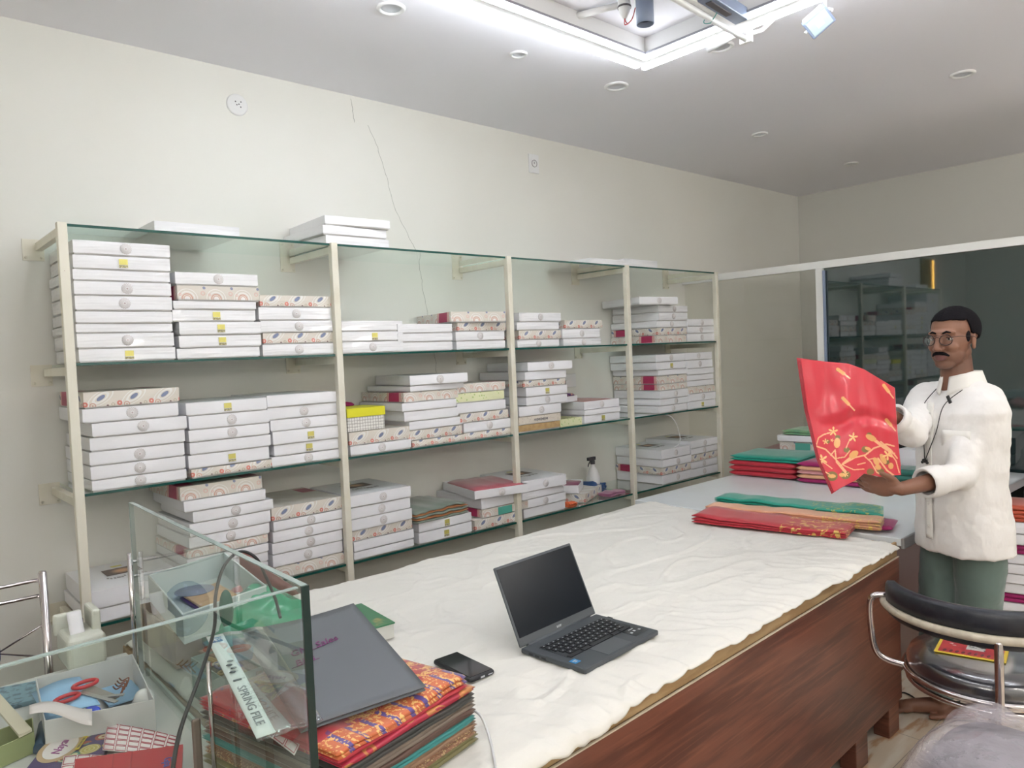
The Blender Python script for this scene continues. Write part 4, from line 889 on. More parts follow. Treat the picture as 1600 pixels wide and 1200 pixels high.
b=MB(); p=[onz(*q_,DZ+.002) for q_ in ((0,1195),(60,1160))]; b.tube(p,.004); tag(b.build('pen',INK),'black pen on the desk under the olive box edge','pen')
# ================================================================== ON THE NEAR COUNTER, RIGHT OF THE PANE
CZc=TZ+.004
pile=[('olive_saree',silk('olive_silk',(.20,.18,.06),(.10,.09,.04)),.018,'olive saree at the bottom of the foreground pile'),('brown_saree',silk('dotted_brown_silk',(.26,.11,.05),(.10,.05,.03),gold=(.55,.40,.2),gl=0,gsc=60),.016,'dotted brown saree second from bottom of foreground pile'),
('brown_saree',silk('tan_silk',(.30,.17,.09),(.14,.08,.05)),.012,'tan saree under the teal one, foreground pile'),('teal_saree',silk('teal_edge_silk',(.03,.26,.25),(.02,.18,.18)),.010,'teal saree in the middle of the foreground pile'),
('brown_saree',silk('dark_brown_silk',(.12,.06,.04),(.07,.04,.03)),.014,'dark brown saree above the teal one, foreground pile'),('grey_saree',silk('taupe_silk',(.22,.17,.13),(.10,.07,.06)),.014,'taupe saree in upper part of foreground pile'),('dark_saree',silk('black_green_silk',(.03,.035,.03),(.05,.03,.03)),.016,'blackish green saree under the red brocade'),('red_saree',silk('crimson_silk',(.42,.012,.04),(.36,.01,.05),gold=(.55,.22,.06),gl=-1,gsc=7),.012,'crimson saree directly under the brocade one, foreground pile')]
zz=CZc; an=math.degrees(math.atan2(-.05,.3))
for k,(nm,mt,t,lab) in enumerate(pile):
    o_=.004*(k%3)
    folded('folded_saree',*rect(.575+o_,-2.375+.3*o_,.345-.7*o_-(.0 if k else -.01),.42,12,zz),t,2,mt,lab,'saree','sarees piled in the foreground',wob=.003,seed=70+k); zz+=t+.001
folded('folded_saree',*rect(.57,-2.37,.335,.41,12,zz),.018,3,[RED,BROC,BROC],'red and gold brocade saree on top of the foreground pile','saree','sarees piled in the foreground',wob=.007,seed=80,nu=36); zz+=.019
# folder leaning on the pile
fA=W(483,1143,1.155); fB=Vector((0,0,0))
fr_=onz(665,1080,.925); fl_=onz(480,1150,.925); tr_=onz(546,941,1.00); tl_=onz(420,962,1.00)
fr_=onz(665,1080,.915); fl_=fr_+(onz(484,1142,.915)-fr_).normalized()*.245
upv=(onz(546,942,1.0)-fr_).normalized()*.335; 
fo=empty('spring_file',fl_,0,'dark grey file folder with handwritten cover leaning on the saree pile','folder')
def fbl(u,v,h=0):
    nrm=(fr_-fl_).cross(upv).normalized(); return (fr_-fl_)*u+upv*v+nrm*(h+.010*v*(1-v)*0-.006*math.sin(u*PI)*v)
FG=M('file_cover',(.105,.115,.13),.38)
b=MB(); b.grid(lambda u,v:fbl(.0+u,v,.010),16,16); b.build('cover',FG,fo,solid=.0015)
b=MB(); b.grid(lambda u,v:fbl(.0+u,v,.002),16,16); b.build('back_cover',FG,fo,solid=.0015)
b=MB(); b.grid(lambda u,v:fbl(.03+.94*u,.02+.95*v,.006),8,8); b.build('papers',M('paper_edges',(.5,.5,.52),.6),fo,solid=.006)
FILM=clear('film_sleeve',(.80,.82,.84),.16,.12)
b=MB(); b.grid(lambda u,v:fbl(-.30+.46*u,v,.0125+.0015*math.sin(u*14+v*9)),24,24); b.build('clear_sleeve',FILM,fo,solid=.0008)
b=MB(); b.grid(lambda u,v:fbl(-.30+.13*u,.02+.96*v,.015),4,16); sp=b.build('white_spine',M('spine_white',(.62,.68,.68),.4),fo,solid=.002)
xd=(fr_-fl_).normalized(); yd=upv.normalized(); zd=xd.cross(yd)
def on_folder(nm,s,size,mat,u,v,ang,par,h,**k):
    p=fbl(u,v,h); x2=xd*math.cos(ang)+yd*math.sin(ang); y2=zd.cross(x2); e_=Matrix((x2,y2,zd)).transposed().to_euler(); return text(nm,s,size,mat,par,p,e_,**k)
VI=M('violet_pen',(.16,.035,.13),.6)
on_folder('handwriting','GM) Sales',.026,VI,.44,.66,.15,fo,.0125,shear=.3); on_folder('handwriting','Bills',.026,VI,.30,.54,.15,fo,.0125,shear=.3)
b=MB(); b.tube([fbl(.35,.615,.0122),fbl(.66,.67,.0122)],.0006,n=5); b.tube([fbl(.18,.50,.0122),fbl(.42,.53,.0122)],.0006,n=5); b.build('underline',VI,fo)
on_folder('spine_lettering','SPRING FILE',.022,M('spine_ink',(.25,.28,.30),.5),-.24,.27,PI/2+PI,sp,.0175)
b=MB(); [b.ell(fbl(-.245+.022*(k%2),.58+.035*k,.0178),(.006,.006,.001),nu=8,nv=4) for k in range(4)]; b.tube([fbl(-.27,.50,.0178),fbl(-.21,.50,.0178)],.0018,n=5); b.build('spine_mark',M('spine_ink_dark',(.10,.12,.14),.5),sp)
b=MB(); b.grid(lambda u,v:fbl(-.285+.085*u,.90+.05*v,.0172),1,1); bs_=b.build('blue_stamp',M('stamp_blue',(.10,.20,.38),.5),sp,solid=.0006); on_folder('stamp_lettering','NEW',.012,PLASTW,-.243,.922,0,bs_,.0178)
# green book under folder
P=[onz(*p,.80) for p in ((600,1000),(620,975),(560,938),(530,960))]; o=empty('notebook',P[0],0,'green covered thick notebook under the folder corner','book')
bk=[onz(617,972,.81),onz(560,940,.81)]; d=(bk[1]-bk[0]).normalized(); s_=Vector((-d.y,d.x,0)); Q=[bk[0],bk[0]+d*.22,bk[0]+d*.22+s_*.15,bk[0]+s_*.15]
if (Q[3]-CAM).length>(Q[0]-CAM).length: Q=[bk[0],bk[0]+d*.22,bk[0]+d*.22-s_*.15,bk[0]-s_*.15]
poly_plate('pages',[q_.lerp((Q[0]+Q[2])/2,.03) for q_ in Q],P[0],CZc,.806,M('page_block',(.62,.62,.58),.6),o); poly_plate('cover',Q,P[0],.806,.810,speck('green_cover',(.05,.20,.10),(.35,.30,.12),.35,9,0,.55,.62),o)
# carton + tray with card at the pane
BRW=speck('worn_carton',(.32,.22,.14),(.20,.13,.09),.6,14)
o=empty('carton',(.60,-1.46,CZc),0,'worn brown carton beneath the translucent tray','box'); b=MB(); b.box((.12,.17,.052),(.24,.32,.10)); b.build('body',BRW,o,bevel=.002); b=MB(); b.box((.12,.17,.103),(.23,.10,.003)); b.build('flap',BRW,o)
rim=[onz(232,899,.945),onz(350,864,.945),onz(415,916,.945),onz(286,960,.945)]
o=empty('plastic_tray',rim[0],0,'pale translucent tray holding brown card and purple paper','tray')
TRP=clear('milky_plastic',(.74,.80,.78),.10,.2)
TRP=M('milky_tray',(.50,.58,.58),.35)
quadbox('tray',[(p.x-rim[0].x,p.y-rim[0].y) for p in rim],.870-.945,0,TRP,parent=o,t=.003)
b=MB(); b.tube([p-rim[0] for p in rim],.003,closed=True); b.build('rim',M('pale_rim',(.66,.72,.72),.3),o)
def inner(px,py,z): return onz(px,py,z)
P=[inner(*p,.888) for p in ((262,930),(340,900),(400,932),(310,962))]; cen_=sum(P,Vector())/4; P=[cen_+(p-cen_)*.72 for p in P]
b=MB(); b.prism([(p.x,p.y) for p in P],.877,.880); tag(b.build('purple_paper',M('purple_paper',(.10,.05,.20),.5),normals=True),'purple paper in the translucent tray','paper')
P2=[cen_+(p-cen_)*.9+Vector((.0,-.008,0)) for p in P]; b=MB(); b.prism([(p.x,p.y) for p in P2],.882,.890); tag(b.build('brown_card',speck('cork_card',(.62,.42,.24),(.54,.35,.20),.6,50),normals=True,bevel=.002),'tan brown card sheet in the translucent tray','card')
b=MB(); cD=cen_+Vector((-.02,.07,0)); b.lathe([(0,0),(.055,0),(.055,.002),(0,.002)],28,(cD.x,cD.y,.891)); tag(b.build('clear_disc',M('grey_lilac_disc',(.26,.28,.36),.3)),'grey lilac round disc at the back of the tray','disc')
# grey junk box with ornaments
rim=[onz(306,1028,.86),onz(352,1058,.86),onz(402,1040,.86),onz(352,1012,.86)]
cenb=sum(rim,Vector())/4
rim=[cenb+(p-cenb)*1.15 for p in rim]
o=empty('ornament_box',rim[0],0,'grey green card box of tangled beads behind the pane','box'); quadbox('tray',[(p.x-rim[0].x,p.y-rim[0].y) for p in rim],CZc-.86,0,M('grey_green_card',(.22,.30,.26),.5),parent=o)
cl=[(.5,.06,.05),(.5,.35,.06),(.05,.25,.3),(.55,.5,.4),(.3,.2,.05),(.1,.1,.2)]
for k in range(16):
    rr=rnd.random(); p=rim[0].lerp(rim[1],.2+.6*rr).lerp(rim[3].lerp(rim[2],.2+.6*rr),.2+.6*rnd.random()); r_=rnd.uniform(.008,.014)
    b=MB(); b.tube(ringp((p.x,p.y),r_,r_*.7,rnd.random()*3,.845+rnd.uniform(0,.02),14,tz=rnd.uniform(-.008,.008)),.0035,closed=True,n=6); c_=cl[k%6]
    tag(b.build('bead_bangle',M('bead_colour',c_,.35)),'%s bead bangle, %s of its colour in the grey green box'%(['red','amber','teal','cream','olive','navy'][k%6],['lowest','middle','topmost'][k//6]),'bangle','bangles in the ornament box')
# books and bundles further back on the counter
o=empty('green_bag',(0,0,0),0,'crumpled green plastic bag behind the pane','bag')
b=MB(); gcn=Vector((.80,-1.50,.85)); b.ell(gcn,(.13,.12,.085),nu=48,nv=32)
V=[]; 
for p in b.v:
    p=Vector(p); k=.020*nz(p.x*14,p.y*14,p.z*14)+.010*nz(p.x*36,p.y*36,p.z*36); d=(p-gcn).normalized(); p=p+d*k; p.z=max(p.z,CZc+.002); V.append(tuple(p))
b.v=V; b.build('bag',Mat('green_film',(.02,.30,.16),.22,Coat_Weight=.5).m,o)
b=MB(); gcn=Vector((.86,-1.24,.815)); b.ell(gcn,(.10,.10,.06),nu=48,nv=32); V=[]
for p in b.v:
    p=Vector(p); k=.02*nz(p.x*15,p.y*15,p.z*15+4)+.010*nz(p.x*40,p.y*40,p.z*40); d=(p-gcn).normalized(); p=p+d*k; p.z=max(p.z,CZc+.002); V.append(tuple(p))
b.v=V; tag(b.build('pink_bundle',silk('pink_lace',(.52,.20,.20),(.62,.42,.38))),'crumpled pink fabric bundle behind the green bag','cloth')
hb=empty('hair_brush',W(356,990,1.72),0,'glossy dark green paddle brush standing in the ornament box','brush'); b=MB()
R_=Matrix((Rv,Fv,Uv)).transposed(); b.ell((0,0,.058),(.0165,.010,.045),nu=20,nv=14,A=None); b.build('head',M('dark_green_gloss',(.0,.10,.07),.15),hb); b=MB(); b.tube([(0,0,.02),(.004,0,-.09)],.008); b.build('handle',M('green_handle',(.02,.30,.20),.2),hb)
for k in range(4):
    b=MB(); b.box((.135,.10,.011+.022*k),(.20-.01*k,.24,.020),rot=Matrix.Rotation(.1*k-.1,3,'Z')); e=empty('book',(.585,-1.79,CZc),0,['bottom','second','third','top'][k]+' worn book in the pile behind the pane','book','books behind the pane'); b.build('cover',[BRW,M('dull_book',(.16,.17,.14),.6),M('cream_book',(.45,.42,.33),.6),M('brown_book',(.22,.12,.07),.5)][k],e,bevel=.002)
label_sheet([(395,1130),(460,1180),(500,1100),(440,1060)],4,6,.89,'sheet of red-framed labels sticking out under the file')
# ---- cables
BC=M('black_cable',(.012,.012,.014),.4)
P=[(268,1215,1.05),(282,1140,1.15),(318,1040,1.3),(335,980,1.42),(337,930,1.5),(350,885,1.56),(375,862,1.62),(400,872,1.64),(415,900,1.66),(430,935,1.66),(438,965,1.62)]
b=MB(); b.tube(spline([W(*p) for p in P]),.0034,n=8); tag(b.build('cable',BC),'black cable looping over the glass pane top edge','cable')
b=MB(); P=[onz(740,1110,.80),onz(752,1120,.80),onz(764,1150,TZ+.008),onz(772,1185,TZ+.006),onz(776,1215,TZ+.006)]; b.tube(spline(P),.0028,n=8); tag(b.build('cable',M('white_cable',(.6,.6,.6),.4)),'white charging cable beside the foreground saree pile','cable')
b=MB(); P=[onz(*p,.004) for p in ((1390,1090),(1410,1082),(1428,1090),(1438,1102))]; b.tube(spline(P),.003); tag(b.build('cable',BC),'black cable on the floor at the counter corner','cable')
b=MB(); P=[onz(*p,.004) for p in ((1462,1118),(1463,1102),(1480,1098),(1500,1096))]; b.tube(spline(P),.003); tag(b.build('cable',BC),'black cable on the floor behind the bare foot','cable')
# ================================================================== CHAIRS BEHIND THE COUNTERS
ch=empty('steel_chair',(.25,-.75,0),0,'chrome tube chair with blue seat back near left wall','chair')
pA=W(66,895,2.35); pB=W(72,1060,2.35)
def lc(P): return [Vector(p)-Vector((.25,-.75,0)) for p in P]
dx=Vector((-.40,.10,0))
pt=Vector((pA.x,pA.y,pA.z)); pb_=Vector((pA.x,pA.y,.02))
b=MB(); b.tube(lc([pb_,pt]),.0125,n=14); b.lathe([(.0125,0),(.009,.006),(0,.007)],14,lc([pt])[0]); b.build('post',CHROME,ch)
b=MB(); b.tube(lc([pb_+dx,pt+dx]),.0125,n=14); b.build('post',CHROME,ch)
b=MB()
for z_ in (-.02,-.07): b.tube(lc([pt+Vector((0,0,z_)),pt+dx*.5+Vector((0,.03,z_-.02)),pt+dx+Vector((0,0,z_))]),.006)
b.tube(lc([pt+Vector((0,0,-.36)),pt+dx+Vector((0,0,-.36))]),.007); b.tube(lc([pt+Vector((0,0,-.16)),pt+dx*.32+Vector((0,0,-.23)),pt+Vector((0,0,-.27))]),.004); b.build('rails',CHROME,ch)
b=MB(); c_=lc([pt+dx*.5+Vector((0,.01,-.24))])[0]; b.ell(c_,(.085,.014,.10),nu=24,nv=16); b.build('back_pad',speck('blue_patterned_vinyl',(.01,.02,.12),(.10,.14,.35),.4,30,0,.6,.64),ch)
b=MB(); c_=lc([(pt.x-.2,pt.y-.16,.45)])[0]; b.box(c_,(.40,.38,.05)); b.build('seat',M('blue_vinyl',(.01,.02,.12),.4),ch,bevel=.02,seg=3)
b=MB(); [b.tube(lc([(pt.x-q_,pt.y-.34,.02),(pt.x-q_,pt.y-.34,.44)]),.0115) for q_ in (0,.40)]; b.build('front_legs',CHROME,ch)
# rose-brown plastic chair
pc=W(425,885,2.78); e=empty('plastic_chair',(pc.x,pc.y,0),0,'rose brown plastic chair back showing behind the counter','chair')
PB=M('rose_brown_plastic',(.24,.09,.08),.35)
d1=(W(460,900,2.78)-W(388,880,2.78)); d1.z=0; d1.normalize()
b=MB(); 
def chb(u,v):
    x=(u-.5)*.26+.02; top=.885-.20*u-.35*max(0,u-.7)**1.5-(.05*max(0,.1-u)*6)
    return d1*x+Vector((-d1.y,d1.x,0))*(-.05*math.cos((u-.5)*2.5))+Vector((0,0,.46+(top-.46)*v))
b.grid(chb,20,10); b.build('backrest',PB,e,solid=.012)
b=MB(); b.box((.0,.22,.44),(.34,.36,.02)); b.build('seat',PB,e,bevel=.008)
for q_ in ((-.13,.07),(.13,.07),(-.13,.36),(.13,.36)): b=MB(); b.tube([(q_[0],q_[1],.001),(q_[0],q_[1],.435)],.018); b.build('leg',PB,e)
# ================================================================== SWIVEL STOOL
SC_=Vector((2.66,-2.725,0)); st=empty('swivel_chair',SC_,0,'round black swivel chair with curved back and chrome ring','chair')
b=MB(); b.lathe([(0,.445),(.17,.445),(.205,.455),(.222,.475),(.222,.500),(.212,.520),(.185,.530),(.10,.533),(0,.534)],48); b.build('seat',BLACKV,st)
b=MB(); b.lathe([(.20,.452),(.228,.470),(.229,.502),(.218,.526),(.15,.5365),(0,.5375)],56); 
V=[]
for p in b.v: p=Vector(p); k=.004*nz(p.x*18,p.y*18,p.z*30); V.append(tuple(p+Vector((p.x,p.y,0)).normalized()*abs(k) if Vector((p.x,p.y,0)).length>.01 else p))
b.v=V; b.build('plastic_wrap',clear('clear_wrap',(.86,.86,.89),.16,.16),st)
b=MB(); b.tube(ringp((0,0),.235,.235,0,.470,48),.010,closed=True); b.build('ring',CHROME,st); b=MB(); b.tube(ringp((0,0),.225,.225,0,.440,48),.009,closed=True); b.build('ring',CHROME,st)
b=MB(); b.tube([(0,0,.06),(0,0,.44)],.03,n=16); b.build('column',M('cream_column',(.60,.55,.45),.4),st)
for k in range(5):
    a=2*PI*k/5+.3; b=MB(); b.tube([(0,0,.075),(.24*math.cos(a),.24*math.sin(a),.035)],[.02,.012]); leg=b.build('leg',CHROME,st)
    b=MB(); b.lathe([(0,-.012),(.02,-.012),(.02,.012),(0,.012)],14,(.24*math.cos(a),.24*math.sin(a),.021),rot=Matrix.Rotation(PI/2,3,'X')); b.build('caster',BLACKV,leg)
ca=math.radians(201); RB=.275
def arc(a0,a1,n,r,z): return [Vector((r*math.cos(ca+math.radians(a0+(a1-a0)*k/n)),r*math.sin(ca+math.radians(a0+(a1-a0)*k/n)),z)) for k in range(n+1)]
b=MB()
prof=[(-.020,-.030),(-.022,.0),(-.018,.024),(-.006,.036),(.012,.036),(.020,.024),(.022,0),(.020,-.030),(.0,-.036)]
A_=arc(-88,88,40,1,0); V=[]
for i,p in enumerate(A_):
    sc_=min(1,.45+.55*min(i,40-i)/3)
    for (r_,z_) in prof: V.append(Vector((p.x*(RB+r_*sc_),p.y*(RB+r_*sc_),.728+z_*sc_)))
m=len(prof); Fq=[(i*m+j,(i+1)*m+j,(i+1)*m+(j+1)%m,i*m+(j+1)%m) for i in range(40) for j in range(m)]+[tuple(range(m)),tuple(40*m+j for j in reversed(range(m)))]
b.add(V,Fq,0,True); b.build('backrest',BLACKV,st,normals=True)
b=MB(); b.tube(arc(-84,84,40,RB+.020,.684),.013,n=10); b.build('taped_rail',speck('beige_tape',(.55,.50,.40),(.45,.40,.32),.5,30,.2),st)
b=MB(); b.tube(arc(-80,80,30,RB-.002,.668),.02,n=8,flat=1); b.build('lower_pad',BLACKV,st)
b=MB(); o_=Vector((math.cos(ca),math.sin(ca),0)); b.tube(spline([o_*(RB+.022)+Vector((0,0,.68)),o_*(RB+.030)+Vector((0,0,.60)),o_*(RB+.03)+Vector((0,0,.50)),o_*(RB+.0)+Vector((0,0,.40)),o_*.16+Vector((0,0,.375)),Vector((0,0,.40))]),.012,n=12); b.build('back_stem',CHROME,st)
for sg in (-1,1):
    a=ca+sg*math.radians(84); d_=Vector((math.cos(a),math.sin(a),0)); b=MB(); b.tube(spline([d_*(RB)+Vector((0,0,.70)),d_*(RB+.055)+Vector((0,0,.69)),d_*(RB+.06)+Vector((0,0,.60)),d_*(RB+.04)+Vector((0,0,.50)),d_*.235+Vector((0,0,.47))]),.010,n=12); b.build('arm_loop',CHROME,st)
# card on the seat
q_=[onz(*p,.541) for p in ((1476,985),(1580,1000),(1572,1036),(1459,1017))]
cc_=empty('card',q_[0],0,'red card with yellow border and floral print on black seat','card')
poly_plate('card',q_,q_[0],.539,.541,M('yellow_border',(.70,.52,.05),.4),cc_)
ctr=sum(q_,Vector())/4; qi=[ctr+(p-ctr)*.90 for p in q_]; poly_plate('red_face',qi,q_[0],.541,.5416,speck('red_card_face',(.48,.05,.05),(.40,.03,.05),.35,20),cc_)
dv=(qi[1]-qi[0]); dw=(qi[3]-qi[0]); bx=lambda u,v:qi[0]+dv*u+dw*v-q_[0]
pth=[bx(.42,.15),bx(.72,.15),bx(.72,.75),bx(.42,.75)]; b=MB(); b.prism([(p.x,p.y) for p in pth],.0007,.0012); b.build('silver_photo',speck('silver_print',(.50,.50,.48),(.04,.04,.04),.3,40,0,.5,.55),cc_,normals=True)
b=MB(); [b.ell(bx(.2+.05*math.cos(k*1.26),.45+.2*math.sin(k*1.26))+Vector((0,0,.0008)),(.006,.006,.0004),nu=8,nv=4) for k in range(5)]; b.build('petal_print',M('pale_pink_print',(.66,.40,.38),.5),cc_)
b=MB(); [b.ell(bx(.1+.1*k,.92)+Vector((0,0,.0008)),(.012,.005,.0004),nu=8,nv=4) for k in range(8)]; b.build('leaf_print',M('dark_leaf_print',(.16,.04,.05),.5),cc_)
# plastic-wrapped bundle in front
gcn=Vector((2.02,-2.93,.33)); b=MB(); b.ell((0,0,0),(1,1,1),nu=90,nv=60); V=[]
for p in b.v:
    p=Vector(p); r_=(abs(p.x)**3+abs(p.y)**3+abs(p.z)**3)**(1/3); p=p/r_
    q=Vector((p.x*.24,p.y*.20,p.z*.27)); k=.022*nz(q.x*7,q.y*7,q.z*7)+.012*nz(q.x*18,q.y*12,q.z*9+3)+.005*nz(q.x*50,q.y*40,q.z*30); q=q+p.normalized()*k
    q=q+gcn; q.z=max(q.z,.06) if q.z<.06 else q.z; V.append(tuple(q-Vector((gcn.x,gcn.y,0))))
e=empty('wrapped_bundle',(gcn.x,gcn.y,0),0,'dark cushion chair bundled in cloudy clear plastic, bottom right','bundle')
ib=MB(); ib.ell((0,0,0),(1,1,1),nu=40,nv=24); ib.v=[tuple(Vector((p[0]/(abs(p[0])**3+abs(p[1])**3+abs(p[2])**3)**(1/3)*.215,p[1]/(abs(p[0])**3+abs(p[1])**3+abs(p[2])**3)**(1/3)*.175,p[2]/(abs(p[0])**3+abs(p[1])**3+abs(p[2])**3)**(1/3)*.245+.325))) for p in ib.v]
ib.build('cushion',speck('grey_rose_cushion',(.06,.06,.08),(.30,.14,.17),.5,3,0,.5,.6),e)
b.v=V; q=Mat('cloudy_film',(.66,.61,.66),.16); q.obj(); q.bump(q.noise(9,5,stretch=(1,1,2.5)),.9,.03); q.set('Alpha',.38); q.set('Coat Weight',.6); b.build('plastic_film',q.m,e)
b=MB(); [b.tube([(x_,y_,.001),(x_,y_,.12)],.012) for x_,y_ in ((-.12,-.1),(.12,-.1),(-.12,.1),(.12,.1))]; b.build('feet',CHROME,e)
# ================================================================== THE MAN
SKIN=Mat('skin',(.21,.095,.058),.48,Subsurface_Weight=.0)
def unit(a,b,c=0): return Vector((a,b,c)).normalized()
HC=W(1488,529,2.80)             # head centre at eye height
toc=(CAM-HC); toc.z=0; toc.normalize(); lf=Vector((toc.y,-toc.x,0))   # image-left at the man
if lf.dot(Rv)>0: lf=-lf
hf=(toc*math.cos(math.radians(30))+lf*math.sin(math.radians(30))).normalized(); hs=Vector((-hf.y,hf.x,0)); UPV=Vector((0,0,1))
tf=(toc*math.cos(math.radians(48))+lf*math.sin(math.radians(48))).normalized(); ts=Vector((-tf.y,tf.x,0))
HM=Matrix((hf,hs,UPV)).transposed(); TM=Matrix((tf,ts,UPV)).transposed()
man=empty('person',(0,0,0),0,'man in white shirt and green trousers holding up a red saree','person')
body=MB()
def H(f,s,u): return HC+hf*f+hs*s+UPV*u
def he(c,r,b=body,rot=None): b.ell(H(*c),r,(HM@rot) if rot is not None else HM,nu=28,nv=20)
def cap(b,p0,p1,r0,r1,flat=1):
    p0=Vector(p0);p1=Vector(p1); b.tube([p0,p0.lerp(p1,.33),p0.lerp(p1,.66),p1],[r0,r0+(r1-r0)*.33,r0+(r1-r0)*.66,r1],n=16); b.ell(p0,(r0,)*3,nu=16,nv=10); b.ell(p1,(r1,)*3,nu=16,nv=10)
RY=lambda a: Matrix.Rotation(a,3,'Y')
he((-.018,0,.036),(.093,.074,.079)); he((.018,0,-.012),(.066,.064,.075)); he((.028,0,-.058),(.054,.057,.048)); he((.050,0,-.092),(.028,.036,.022)); he((-.01,0,-.05),(.055,.058,.05))
he((.066,0,.022),(.018,.052,.014)); he((.058,.030,-.030),(.024,.024,.022)); he((.058,-.030,-.030),(.024,.024,.022))
cap(body,H(.080,0,.012),H(.102,0,-.036),.008,.0115); he((.093,.012,-.040),(.010,.009,.008)); he((.093,-.012,-.040),(.010,.009,.008))
he((.078,0,-.062),(.012,.026,.012)); he((.083,0,-.0635),(.008,.022,.0042)); he((.081,0,-.0745),(.009,.019,.0058))
for s_ in (1,-1): he((-.010,.073*s_,-.010),(.017,.007,.030),rot=Matrix.Rotation(.25*s_,3,'Z')@RY(-.15)); he((-.006,.075*s_,-.032),(.009,.006,.011))
NB=HC-hf*.028-UPV*.20
cap(body,H(-.022,0,-.075),NB,.052,.060)
# torso core + pelvis + legs
TC=Vector((HC.x,HC.y,0))-tf*.035-hf*.0-lf*.0
SHZ=HC.z-.205
def Tt(f,s,z): return TC+tf*f+ts*s+UPV*z
def te(c,r,b=body): b.ell(Tt(*c),r,TM,nu=24,nv=16)
te((0,0,SHZ-.13),(.09,.14,.16)); te((.01,0,SHZ-.33),(.095,.135,.17)); te((0,0,.86),(.10,.14,.12))
Ls=W(1540,627,2.76); Le=W(1500,742,2.68); Lw=W(1408,764,2.60)
Rs=W(1447,622,2.98); Re=W(1424,676,2.76); Rw=W(1388,646,2.70)
cap(body,Ls,Le,.047,.038); cap(body,Le,Lw,.038,.024); cap(body,Rs,Re,.047,.038); cap(body,Re,Rw,.038,.024)
hipz=.83; fL=Vector((onz(1505,1125,0).x+.03,onz(1505,1125,0).y-.06,0)); fR=Vector((onz(1470,1118,0).x,onz(1470,1118,0).y,0))
LH=Tt(0,.085,hipz); RH=Tt(0,-.085,hipz); LA=fL+UPV*.07; RA=fR+UPV*.07
LK=LH.lerp(LA,.5)+tf*.02; RK=RH.lerp(RA,.5)+tf*.02
for a,b_,c_ in ((LH,LK,LA),(RH,RK,RA)): cap(body,a,b_,.075,.052); cap(body,b_,c_,.050,.034)
fd=lf*.92+toc*.15; fd.normalize(); fs=Vector((-fd.y,fd.x,0))
for A_ in (LA,RA):
    g=Vector((A_.x,A_.y,0)); body.ell(g-fd*.02+UPV*.035,(.035,.030,.034),Matrix((fd,fs,UPV)).transposed()); cap(body,g+UPV*.045,g+fd*.12+UPV*.026,.034,.026); body.ell(g+fd*.13+UPV*.022,(.035,.042,.021),Matrix((fd,fs,UPV)).transposed())
    for k in range(5): s_=-.034+.017*k; cap(body,g+fd*.150+fs*s_+UPV*.016,g+fd*(.186-.006*abs(k-(0 if A_ is RA else 4)))+fs*s_*1.1+UPV*.013,.0095,.0085 if 0<k<4 else .010)
def hand(b,wr,d,nrm,curl,thumb_side,spread=.0175,tcurl=.5,tn=.1):
    d=d.normalized(); nrm=(nrm-d*nrm.dot(d)).normalized(); ac=d.cross(nrm)*thumb_side
    M_=Matrix((d,ac,nrm)).transposed()
    cap(b,wr,wr+d*.03,.024,.022); b.ell(wr+d*.055,(.050,.040,.0165),M_); b.ell(wr+d*.035+ac*.020,(.030,.020,.018),M_)
    for i,(ln,off) in enumerate(((.070,1.5),(.078,.5),(.073,-.5),(.058,-1.5))):
        p=wr+d*(.092-.004*abs(off))+ac*off*spread; dd=d+ac*off*.05; dd.normalize(); r_=.0092-.0004*i; seg=[.42,.32,.26]
        for j in range(3):
            an=curl[j]; dd=(dd*math.cos(an)+nrm*math.sin(an)); nrm2=nrm; q=p+dd*ln*seg[j]; cap(b,p,q,r_,r_-.0008); p=q; r_-=.0008
            nn=(nrm*1-dd*nrm.dot(dd)); nrm_l=nn.normalized() if nn.length>.01 else nrm
    p=wr+d*.025+ac*.030; dd=(d*.75+ac*.75+nrm*tn).normalized()
    for L_,r_ in ((.032,.0125),(.030,.0105),(.022,.0092)):
        q=p+dd*L_; cap(b,p,q,r_,r_-.001); p=q; dd=(dd+d*.35+nrm*.10*(1 if tn>0 else -.2)).normalized()
dL=(W(1352,756,2.65)-Lw).normalized(); hand(body,Lw,dL,(Fv*.9+Vector((0,0,.35))),(.40,.6,.5),-1,tn=-.62)
dR=(W(1350,628,2.68)-Rw).normalized(); hand(body,Rw,dR,-Fv,(.3,.5,.5),-1)
# skin shading: lips, stubble
X_,Y_,Z_=SKIN.geo()
def dotp(v,c0):
    return (X_*v.x+Y_*v.y+Z_*v.z)-c0
hfx=dotp(hf,hf.dot(HC)); hsx=dotp(hs,hs.dot(HC)); hux=Z_-HC.z
def emask(c,r,soft=.25):
    a=(hfx-c[0])/r[0]; b_=(hsx-c[1])/r[1]; c_=(hux-c[2])/r[2]; d=((a*a)+(b_*b_)+(c_*c_)).sqrt(); return d.smooth(1+soft,1-soft)
SKIN.mix(emask((.0,0,-.085),(.10,.085,.045),.35)*.45,(.085,.045,.035)); SKIN.mix(emask((.085,0,-.068),(.022,.026,.0125),.2),(.16,.065,.060)); SKIN.mix(emask((.07,0,.045),(.05,.05,.03),.5)*.35,(.30,.15,.09))
SKIN.bump(SKIN.noise(120,3),.12,.002)
bd=body.build('body',SKIN.m,man,remesh=.0036,smooth=3)
HAIR=Mat('hair',(.009,.008,.010),.9,Specular_IOR_Level=.1); HAIR.obj(); HAIR.bump(HAIR.noise(260,3),.6,.004); HAIR=HAIR.m
b=MB(); 
